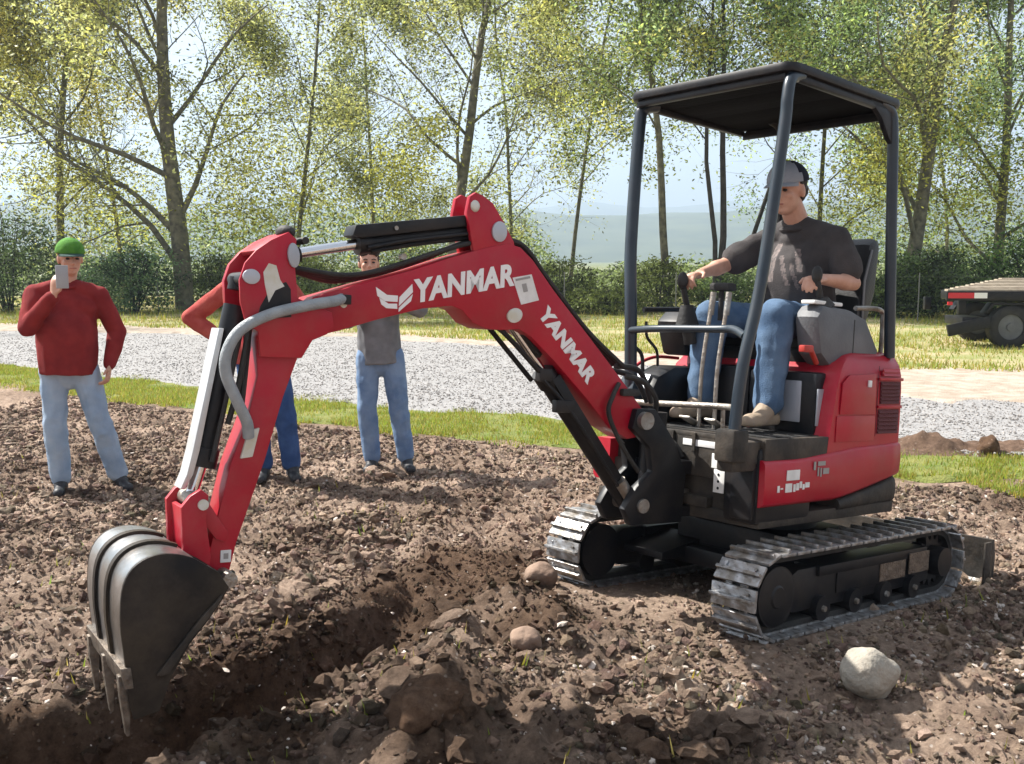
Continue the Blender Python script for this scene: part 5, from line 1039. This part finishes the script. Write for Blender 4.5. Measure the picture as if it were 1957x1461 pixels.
# man in grey top behind the boom
P3 = ground_person(-0.98, 7.55, R(5), 'dark-haired man in grey sweatshirt and blue jeans standing behind the boom', sc=0.955)
J = dict(head=(-0.08, -0.02, 1.635), neck=(-0.05, 0.0, 1.49), shR=(-0.22, 0.0, 1.42), shL=(0.15, 0.0, 1.42), elR=(-0.235, -0.15, 1.20), wrR=(-0.02, -0.26, 1.33), elL=(0.31, -0.10, 1.28), wrL=(0.08, -0.27, 1.36),
         hipR=(-0.10, 0, 0.91), hipL=(0.09, 0, 0.91), knR=(-0.11, -0.03, 0.50), knL=(0.135, -0.01, 0.50), anR=(-0.08, 0.02, 0.085), anL=(0.19, 0.02, 0.085), toeR=(-0.2, -1, 0), toeL=(0.25, -1, 0))
H, HM, V, rt, fw = build_person(P3, J, (0, -1, 0), shirt=GREYKNIT, trousers=DENIMM, hair=HAIRD, headfwd=(0.12, -1, 0.02), hoodie=True,
    hands={'R': ((0.6, -0.2, 0.6), (-0.3, -0.8, 0.2), 0.6, (-0.3, 0, 1)), 'L': ((-0.6, -0.2, 0.6), (0.3, -0.8, 0.2), 0.6, (0.3, 0, 1))}, shirt_len=0.05)

# ------------------------------------------------------------------ flatbed trailer at the right
TX = Matrix.Translation((7.52, 17.6, 0.07)) @ Matrix.Rotation(R(-3), 4, 'Z'); TRL = empty('flatbed_trailer', TX); tag(TRL, 'black flatbed trailer with pale plank deck and red and white tape, right edge', 'trailer')
b_ = B(); b_.box((0, 0, 0.84), (5.2, 0.08, 1.0), 0.01); b_.box((1.8, 1.92, 0.84), (5.2, 2.0, 1.15), 0.01); b_.box((0.25, 0.08, 0.84), (0.35, 1.0, 1.0), 0.01); b_.box((0.6, 0.08, 0.86), (0.7, 1.92, 0.96)); b_.box((2.2, 0.08, 0.86), (2.3, 1.92, 0.96)); b_.box((0.25, 0.1, 0.60), (0.37, 0.22, 0.84), 0.01); b_.box((0.25, 1.78, 0.60), (0.37, 1.9, 0.84), 0.01)
b_.build('deck_frame', BLK, TRL)
for k in range(12):
    b_ = B(); b_.box((0.02 + 0.15 * k, 0.03 + k * 0.163, 1.0 + 0.014 * k), (5.18, 0.185 + k * 0.163, 1.035 + 0.014 * k + 0.004 * (k % 3)), 0.004); b_.build('deck_plank', WOOD, TRL)
b_ = B(); b_.box((0.02, -0.006, 0.88), (0.46, -0.002, 0.975)); b_.build('red_reflective_tape', TAPER, TRL)
b_ = B(); b_.box((0.46, -0.006, 0.88), (0.68, -0.002, 0.975)); b_.build('white_reflective_tape', WHITE, TRL)
b_ = B(); b_.box((0.02, -0.01, 0.76), (0.10, 0.03, 0.82), 0.006); b_.build('marker_light', TAPER, TRL)
b_ = B(); b_.box((0.02, -0.05, 0.30), (0.75, 0.02, 0.50), 0.01, Matrix.Translation((0.4, 0, 0.4)) @ Matrix.Rotation(R(-13), 4, 'Y') @ Matrix.Translation((-0.4, 0, -0.4))); b_.box((0.30, 0.05, 0.40), (0.72, 0.9, 0.55), 0.02); b_.build('folded_ramp', BLK, TRL)
for yy in (0.18, 1.62):
    for xx in (1.15, 2.05):
        b_ = B(); n = 36; prof = [(-0.10, 0.22), (-0.11, 0.33), (-0.085, 0.375), (0.085, 0.375), (0.11, 0.33), (0.10, 0.22)]
        rg3 = [[b_.bm.verts.new((xx + r * math.cos(2 * math.pi * i / n), yy + o_, 0.375 + r * math.sin(2 * math.pi * i / n))) for o_, r in prof] for i in range(n)]
        for i in range(n):
            for k in range(len(prof)): b_.bm.faces.new((rg3[i][k], rg3[i][(k + 1) % len(prof)], rg3[(i + 1) % n][(k + 1) % len(prof)], rg3[(i + 1) % n][k]))
        bmesh.ops.recalc_face_normals(b_.bm, faces=b_.bm.faces[:]); wh = b_.build('wheel', RUB, TRL)
        b_ = B(); b_.cyl((xx, yy - 0.07, 0.375), (xx, yy + 0.07, 0.375), 0.225, seg=28); b_.cyl((xx, yy - 0.10, 0.375), (xx, yy + 0.06, 0.375), 0.07, seg=16); b_.build('rim', GREYP, wh)
    b_ = B(); b_.prism([(0.68, 0.62), (0.80, 0.80), (2.45, 0.80), (2.55, 0.62), (2.50, 0.62), (2.42, 0.76), (0.83, 0.76), (0.73, 0.62)], yy - 0.12, yy + 0.12, 0.004); b_.build('mudguard', BLK, TRL)
b_ = B(); b_.cyl((1.15, 0.2, 0.375), (1.15, 1.6, 0.375), 0.04); b_.cyl((2.05, 0.2, 0.375), (2.05, 1.6, 0.375), 0.04); b_.box((0.95, 0.28, 0.42), (2.25, 0.36, 0.50)); b_.box((0.95, 1.5, 0.42), (2.25, 1.58, 0.50)); b_.build('axle_set', BLK, TRL)

# ------------------------------------------------------------------ wire fence
FE = empty('wire_fence', Matrix.Translation((0, 0, 0))); tag(FE, 'thin wire fence with slim metal posts along the foot of the trees', 'fence')
fl = lambda x: 27.5 - 0.18 * x if x < 6 else 26.4 - 0.9 * (x - 6) * 0.3
fx = [-16 + 2.9 * i for i in range(12)]
for x_ in fx:
    b_ = B(); b_.cyl((x_, fl(x_), -0.1), (x_, fl(x_), 1.3), 0.016, seg=8); b_.build('post', WIRE, FE)
for h3 in (0.5, 1.2):
    b_ = B(); b_.tube([(x_, fl(x_), h3) for x_ in fx], 0.0025, 4, 1); b_.build('wire', WIRE, FE)

# ------------------------------------------------------------------ trees
def leaf_quads(C, size, rg, droop=0.3):
    n = len(C); d = rg.normal(size=(n, 3)); d[:, 2] = d[:, 2] * 0.7 - droop; d /= np.linalg.norm(d, axis=1)[:, None]
    s_ = rg.normal(size=(n, 3)); s_ -= d * (s_ * d).sum(1)[:, None]; s_ /= np.linalg.norm(s_, axis=1)[:, None]
    L_ = size * (0.7 + 0.6 * rg.random(n)); W_ = L_ * 0.42
    a = C; b = C + d * (L_ * 0.5)[:, None] + s_ * W_[:, None] * 0.5; c = C + d * L_[:, None]; e = C + d * (L_ * 0.5)[:, None] - s_ * W_[:, None] * 0.5
    V = np.stack([a, b, c, e], 1).reshape(-1, 3); return V, np.arange(n * 4).reshape(-1, 4)
def tree(name, x, y, h_, r0, seed, label, nleaf=16000, lsize=0.13, lean=(0, 0), stems=1, bark=BARK, spread=0.55, clear=0.22, leafm=LEAF, tintc=(1, 1, 1), group='trees in the row behind the road', limbs=10, blobs=None):
    rd = random.Random(seed); rg = np.random.default_rng(seed); root = empty(name, Matrix.Translation((x, y, 0.05))); tag(root, label, 'tree', group)
    bm = B(); tips = []; segs = 0
    def grow(p, d, L_, r, lev):
        n = 5 if lev == 0 else 4; pts = [p.copy()]; q = p.copy(); dd = d.normalized()
        wob = 0.055 if lev == 0 else 0.22
        for i in range(n):
            dd = (dd + Vector((rd.gauss(0, wob), rd.gauss(0, wob), rd.gauss(0, wob * 0.6) + (0.05 if lev > 0 and dd.z < 0.9 else 0)))).normalized(); q = q + dd * (L_ / n); pts.append(q.copy())
        end = r * (0.30 if lev == 0 else 0.25)
        bm.tube(pts, lambda t: r + (end - r) * t, 8 if lev == 0 else (5 if lev == 1 else 3), 2 if lev < 2 else 1, caps=False)
        if lev >= 2:
            for i in range(1, n + 1): tips.append((pts[i], 0.34))
        if lev == 3: return
        k = {0: limbs, 1: 7, 2: 4}[lev]
        for i in range(k):
            t = (clear + (1 - clear) * (i + rd.random() * 0.7) / k) if lev == 0 else 0.25 + 0.75 * (i + rd.random()) / k
            t = min(0.98, t); s_ = t * n; a = int(s_); pp = pts[a].lerp(pts[min(n, a + 1)], s_ - a)
            tan = (pts[min(n, a + 1)] - pts[a]).normalized(); az = rd.random() * 6.283; o_ = tan.orthogonal().normalized(); o_.rotate(Matrix.Rotation(az, 3, tan))
            ang = R(rd.uniform(32, 62)) if lev else R(rd.uniform(38, 68) * (1 - 0.35 * t)); nd = tan * math.cos(ang) + o_ * math.sin(ang)
            if lev == 0: nl = h_ * spread * (1.05 - 0.6 * t) * rd.uniform(0.75, 1.15)
            else: nl = L_ * rd.uniform(0.40, 0.62)
            grow(pp, nd, nl, max(0.007, (r + (end - r) * t) * (0.40 if lev == 0 else 0.50)), lev + 1)
    for s_ in range(stems):
        off = Vector((rd.uniform(-.3, .3) * (stems > 1), rd.uniform(-.3, .3) * (stems > 1), 0)); ln = Vector((lean[0] + (rd.uniform(-.22, .22) if stems > 1 else 0), lean[1], 1))
        grow(off + Vector((0, 0, -0.15)), ln, h_ * (1 if s_ == 0 else rd.uniform(.8, 1)), r0 * (1 if s_ == 0 else .75), 0)
    bm.build('trunk', bark, root, None, 80)
    T_ = np.array([t[0][:] for t in tips]); wgt = (rg.random(len(T_)) ** 1.6 + 0.05) * (rg.random(len(T_)) < 0.42)
    hz_ = fbm(T_[:, 0] + seed, T_[:, 2] * 1.0, 0.7, 3, seed); wgt *= np.clip(0.55 + 2.4 * hz_, 0.05, 2.5)
    nleaf = int(nleaf * 1.9); idx = rg.choice(len(T_), nleaf, p=wgt / wgt.sum()); C = T_[idx] + rg.normal(size=(nleaf, 3)) * np.array([0.30, 0.30, 0.24]) - np.array([0, 0, 0.6]) * (rg.random((nleaf, 1)) ** 3)
    tt = rg.random(len(T_)); hue = tt[idx] * 0.6 + rg.random(nleaf) * 0.4
    tint = np.stack([0.65 + 0.85 * hue, 0.75 + 0.55 * hue, 0.7 + 0.7 * rg.random(nleaf)], -1) * np.array(tintc) * np.where(rg.random(nleaf) < 0.38, 0.25, 1.2)[:, None]
    if blobs:
        ex = []
        for bx, bz, br, bn in blobs: ex.append(np.array([bx, -0.6, bz]) + rg.normal(size=(bn, 3)) * np.array([br, br, br * 0.8]))
        ex = np.concatenate(ex); C = np.concatenate([C, ex]); tint = np.concatenate([tint, np.array([1.2, 1.12, 0.7]) * (0.75 + 0.5 * rg.random((len(ex), 1))) * np.where(rg.random((len(ex), 1)) < 0.35, 0.3, 1.1)])
    V, F_ = leaf_quads(C, lsize, rg); raw_mesh('crown', V, F_, leafm, np.repeat(tint, 4, 0), root)
    return root
px = lambda p, d: (p - 978.5) / 1940 * d
YG, GG, OL = (1, 1, 1), (0.78, 1.0, 1.1), (0.96, 0.98, 1.1)
T = [  # pixel column, distance, height, trunk radius, label, lean, stems, leaves, limbs, bark, tint, spread, clear
 (355, 31, 12.5, 0.36, 'thick-trunked spreading tree with many limbs, left of centre', (-0.02, 0), 1, 15000, 14, BARK, OL, 0.50, 0.10, [(-2.6, 3.4, 0.9, 1500), (2.2, 3.0, 0.8, 1500), (1.6, 5.2, 0.8, 1200)]),
 (850, 32, 14.5, 0.22, 'tall tree with a straight central stem rising behind the digger arm', (0.01, 0), 1, 15000, 15, BARK, OL, 0.42, 0.18, [(-1.3, 4.3, 0.55, 1500), (-0.3, 5.4, 0.5, 700)]),
 (110, 34, 13.0, 0.18, 'yellow-leaved tree behind the man in the green cap', (0.02, 0), 1, 16000, 12, BARK, (1.12, 1.02, 0.9), 0.45, 0.15, [(-1.0, 7.0, 1.0, 1400)]),
 (1278, 30, 13.0, 0.15, 'slim leaning tree just inside the left post of the canopy', (-0.08, 0), 1, 11000, 11, BARK, YG, 0.38, 0.40, None),
 (1352, 29, 12.0, 0.13, 'dark twin-stemmed tree seen through the open canopy', (-0.03, 0), 2, 9000, 10, BARKD, GG, 0.36, 0.45, None),
 (1400, 33, 11.5, 0.10, 'thin tree leaning right, seen through the canopy left of the operator', (0.16, 0), 1, 8000, 9, BARKD, GG, 0.40, 0.40, None),
 (1725, 30, 13.5, 0.28, 'stout tree rising behind the rear canopy post', (0.0, 0), 1, 19000, 14, BARK, YG, 0.48, 0.15, [(-0.9, 4.3, 0.6, 1600), (0.9, 5.6, 0.7, 900)]),
 (560, 37, 13.5, 0.20, 'loose-crowned tree behind the bend between the arm and thick trunk', (0.03, 0), 1, 17000, 12, BARK, OL, 0.46, 0.10, [(-0.8, 7.2, 0.9, 1200), (0.5, 4.2, 1.0, 1800), (-1.6, 5.2, 0.9, 1500)]),
 (1085, 36, 13.5, 0.16, 'bright green tree just left of the canopy roof', (0.05, 0), 1, 19000, 12, BARK, (0.95, 1.05, 0.8), 0.45, 0.30, [(0.3, 8.2, 1.0, 1600)]),
 (1560, 36, 13.5, 0.20, 'airy green tree above the operator behind the canopy roof', (0.02, 0), 1, 20000, 12, BARK, GG, 0.48, 0.14, [(1.0, 3.6, 1.1, 2200), (2.6, 4.6, 1.0, 1800)]),
 (1900, 33, 13.5, 0.22, 'green tree at the right edge behind the trailer', (-0.03, 0), 1, 20000, 13, BARK, GG, 0.48, 0.08, [(-1.5, 3.4, 1.0, 2000), (0.3, 4.6, 1.2, 2000)]),
 (-60, 33, 12.5, 0.2, 'olive-leaved tree entering at the left edge', (0.05, 0), 1, 14000, 11, BARK, OL, 0.48, 0.12, None),
 (240, 41, 14.0, 0.18, 'thin tree behind and left of the thick trunk', (0.03, 0), 1, 14000, 11, BARK, OL, 0.45, 0.06, [(0.0, 3.6, 1.4, 2200), (2.0, 4.4, 1.2, 1600)]),
 (720, 42, 14.5, 0.18, 'distant olive tree between the thick trunk and the straight-stemmed tree', (-0.02, 0), 1, 15000, 11, BARK, OL, 0.45, 0.06, [(0.0, 3.6, 1.4, 2200), (2.0, 4.4, 1.2, 1600)]),
 (980, 43, 13.5, 0.18, 'distant green tree right of the straight-stemmed tree', (0.0, 0), 1, 13000, 11, BARK, YG, 0.42, 0.2, [(-1.4, 4.6, 0.9, 1600)]),
 (1800, 42, 14.5, 0.18, 'distant tree between the stout tree and the right edge', (0.0, 0), 1, 15000, 11, BARK, GG, 0.45, 0.1, None),
]
for i, (p_, d_, h3, r0, lab, ln, stc, nl, lb_, bk, tc_, sp_, cl_, bl_) in enumerate(T):
    tree('broadleaf_tree', px(p_, d_), d_, h3, r0 * (0.85 if d_ < 35 else 0.5), 100 + i, lab, nl, 0.13, ln, stc, bk, sp_, cl_, LEAF, tc_, limbs=lb_, blobs=bl_)

def bush(x, y, w_, h_, seed, label, n=6000, m=LEAFD, tc_=(1, 1, 1), ls=0.11):
    rg = np.random.default_rng(seed); root = empty('bush', Matrix.Translation((x, y, 0.05))); tag(root, label, 'bush', 'bushes along the fence')
    q = B(); rd = random.Random(seed); tips = []
    for k in range(9):
        a = rd.random() * 6.28; rr = rd.random() * w_ * 0.42; p = [Vector((rd.uniform(-.15, .15), rd.uniform(-.15, .15), -0.1)), Vector((rr * .5 * math.cos(a), rr * .5 * math.sin(a), h_ * .45)), Vector((rr * math.cos(a), rr * math.sin(a), h_ * rd.uniform(.75, .98)))]; q.tube(p, lambda t: 0.028 * (1 - t) + 0.006, 4, 3, caps=False)
    q.build('stems', BARKD, root, None, 80)
    nc = 60; cc = rg.normal(size=(nc, 3)); cc /= np.linalg.norm(cc, axis=1)[:, None]; cc *= (rg.random(nc) ** 0.4)[:, None]; cc = cc * np.array([w_ / 2, w_ / 2.4, h_ * 0.46]) + np.array([0, 0, h_ * 0.50])
    id_ = rg.integers(0, nc, n); C = cc[id_] + rg.normal(size=(n, 3)) * np.array([w_, w_, h_]) * 0.075; C[:, 2] = np.abs(C[:, 2])
    tn = (0.45 + 1.1 * rg.random(nc))[id_][:, None] * np.array(tc_) * np.where(rg.random((n, 1)) < 0.3, 0.3, 1.15)
    V, F_ = leaf_quads(C, ls, rg); raw_mesh('foliage', V, F_, m, np.repeat(tn, 4, 0), root)
LG = (1.9, 1.7, 1.3)
for i, (p_, d_, w_, h3, lab, n_, tc_) in enumerate([
 (20, 30, 3.2, 3.4, 'dark green bush at the far left edge', 7000, (0.8, 0.9, 0.9)),
 (150, 31, 2.6, 2.3, 'low dark bush behind the shoulder of the man in the green cap', 5000, (0.9, 1, 1)),
 (255, 29.5, 2.8, 1.9, 'rounded blue-green bush left of the thick trunk', 6500, (1.0, 1.25, 1.5)),
 (420, 32, 2.8, 2.6, 'olive bush just right of the thick trunk', 5500, (1.3, 1.3, 1.2)),
 (560, 33, 3.0, 2.4, 'green bush seen between the arm and its cylinder', 5500, LG),
 (660, 32, 2.6, 2.6, 'olive bush behind the head of the man in grey', 5500, (1.4, 1.4, 1.3)),
 (800, 33, 3.2, 2.4, 'mid green bush above the lettering on the boom', 5500, (1.3, 1.3, 1.2)),
 (940, 33, 3.0, 2.0, 'leafy bush behind the bend of the boom', 5500, (1.2, 1.3, 1.2)),
 (1065, 30, 2.6, 1.7, 'low green bush right of the boom bend', 5500, LG),
 (1160, 29, 2.4, 1.5, 'yellow-green bush left of the front canopy post', 5000, LG),
 (1260, 30, 2.4, 1.5, 'low light green bush seen through the canopy by the left post', 5000, LG),
 (1390, 30, 2.8, 1.9, 'green bush seen behind the operator lever hand', 5500, (1.3, 1.4, 1.2)),
 (1560, 31, 3.0, 2.2, 'bush behind the seat back of the operator', 5000, (1.4, 1.4, 1.2)),
 (1690, 28, 3.0, 2.4, 'leafy bush directly right of the seat and behind the rear post', 8000, (1.5, 1.5, 1.2)),
 (1780, 27, 2.8, 2.2, 'dark bush between the rear post and the trailer', 8000, (0.9, 1.0, 0.9)),
 (1880, 29, 3.4, 2.9, 'tall dark green bush behind the trailer deck', 8000, (1.0, 1.2, 1.0)),
 (1985, 28, 3.0, 3.2, 'dense green bush at the right edge behind the trailer', 7000, (1.0, 1.3, 0.9))]):
    bush(px(p_, d_), d_, w_, h3 * (0.95, 0.55, 1.05, 0.7, 1.0, 0.5, 0.85, 0.6)[i % 8], 300 + i, lab, n_, LEAFD, tc_)
# far-off belt of scrub behind the row
rg = np.random.default_rng(900); n = 90000; xx = rg.uniform(-38, 38, n); yy = rg.uniform(46, 60, n); top = 3.6 + 3.4 * fbm(xx, yy * 0.3, 0.35, 4, 12); gap = sstep(1.0, 3.0, xx) * (1 - sstep(13.5, 16.0, xx)); top = top * (1 - 0.62 * gap); zz = np.abs(top) * rg.random(n) ** 1.15
V, F_ = leaf_quads(np.stack([xx, yy, zz], -1), 0.22, rg); tn = (0.6 + 0.8 * rg.random(n))[:, None] * np.array([2.0, 1.9, 1.8]) * np.where(rg.random(n) < 0.35, 0.3, 1.1)[:, None]; tag(raw_mesh('far_scrub', V, F_, LEAFD, np.repeat(tn, 4, 0)), kind='stuff')
# fields beyond the scrub
FAR = mat('far_field_green', (0.09, 0.12, 0.045), 0.95, col2=(0.17, 0.17, 0.07), scale=0.03, detail=8)
X_, Y_ = np.meshgrid(np.linspace(-1500, 1500, 60), np.array([44, 60, 90, 140, 220, 350, 550, 800, 1200.])); tag(grid_mesh('far_field', X_, Y_, X_ * 0 + 0.16, FAR), kind='structure')
# far hills
HILL = mat('wooded_hill', (0.035, 0.055, 0.030), 0.95, col2=(0.075, 0.095, 0.045), scale=0.02, detail=8)
def hills(name, d0, depth, hmax, seed, base):
    X, Y = np.meshgrid(np.linspace(-2200, 2200, 160), np.linspace(d0, d0 + depth, 30)); t = (Y - d0) / depth
    Z = np.sin(np.pi * np.clip(t * 0.95, 0, 1)) * (base + hmax * (0.5 + 0.5 * fbm(X, Y * 0, 0.0016, 4, seed))) + 6 * fbm(X, Y, 0.01, 4, seed) * np.sin(np.pi * t); Z[0] = -3; Z[-1] = -3
    o = grid_mesh(name, X, Y, Z, HILL); tag(o, kind='structure'); return o
hills('near_hills', 900, 900, 60, 5, 40)
hills('far_hills', 2300, 1500, 150, 9, 130)
# haze
hb = B(); hb.box((-2600, -80, -6), (2600, 4000, 420)); hm = bpy.data.materials.new('haze'); hm.use_nodes = True; t = hm.node_tree
for n_ in list(t.nodes):
    if n_.type != 'OUTPUT_MATERIAL': t.nodes.remove(n_)
pv = t.nodes.new('ShaderNodeVolumePrincipled'); pv.inputs['Color'].default_value = (0.64, 0.81, 1.0, 1); pv.inputs['Density'].default_value = 0.0006; pv.inputs['Anisotropy'].default_value = 0.2
t.links.new(pv.outputs[0], t.nodes['Material Output'].inputs['Volume']); ho = hb.build('haze', hm, None, None, 0); tag(ho, kind='stuff')
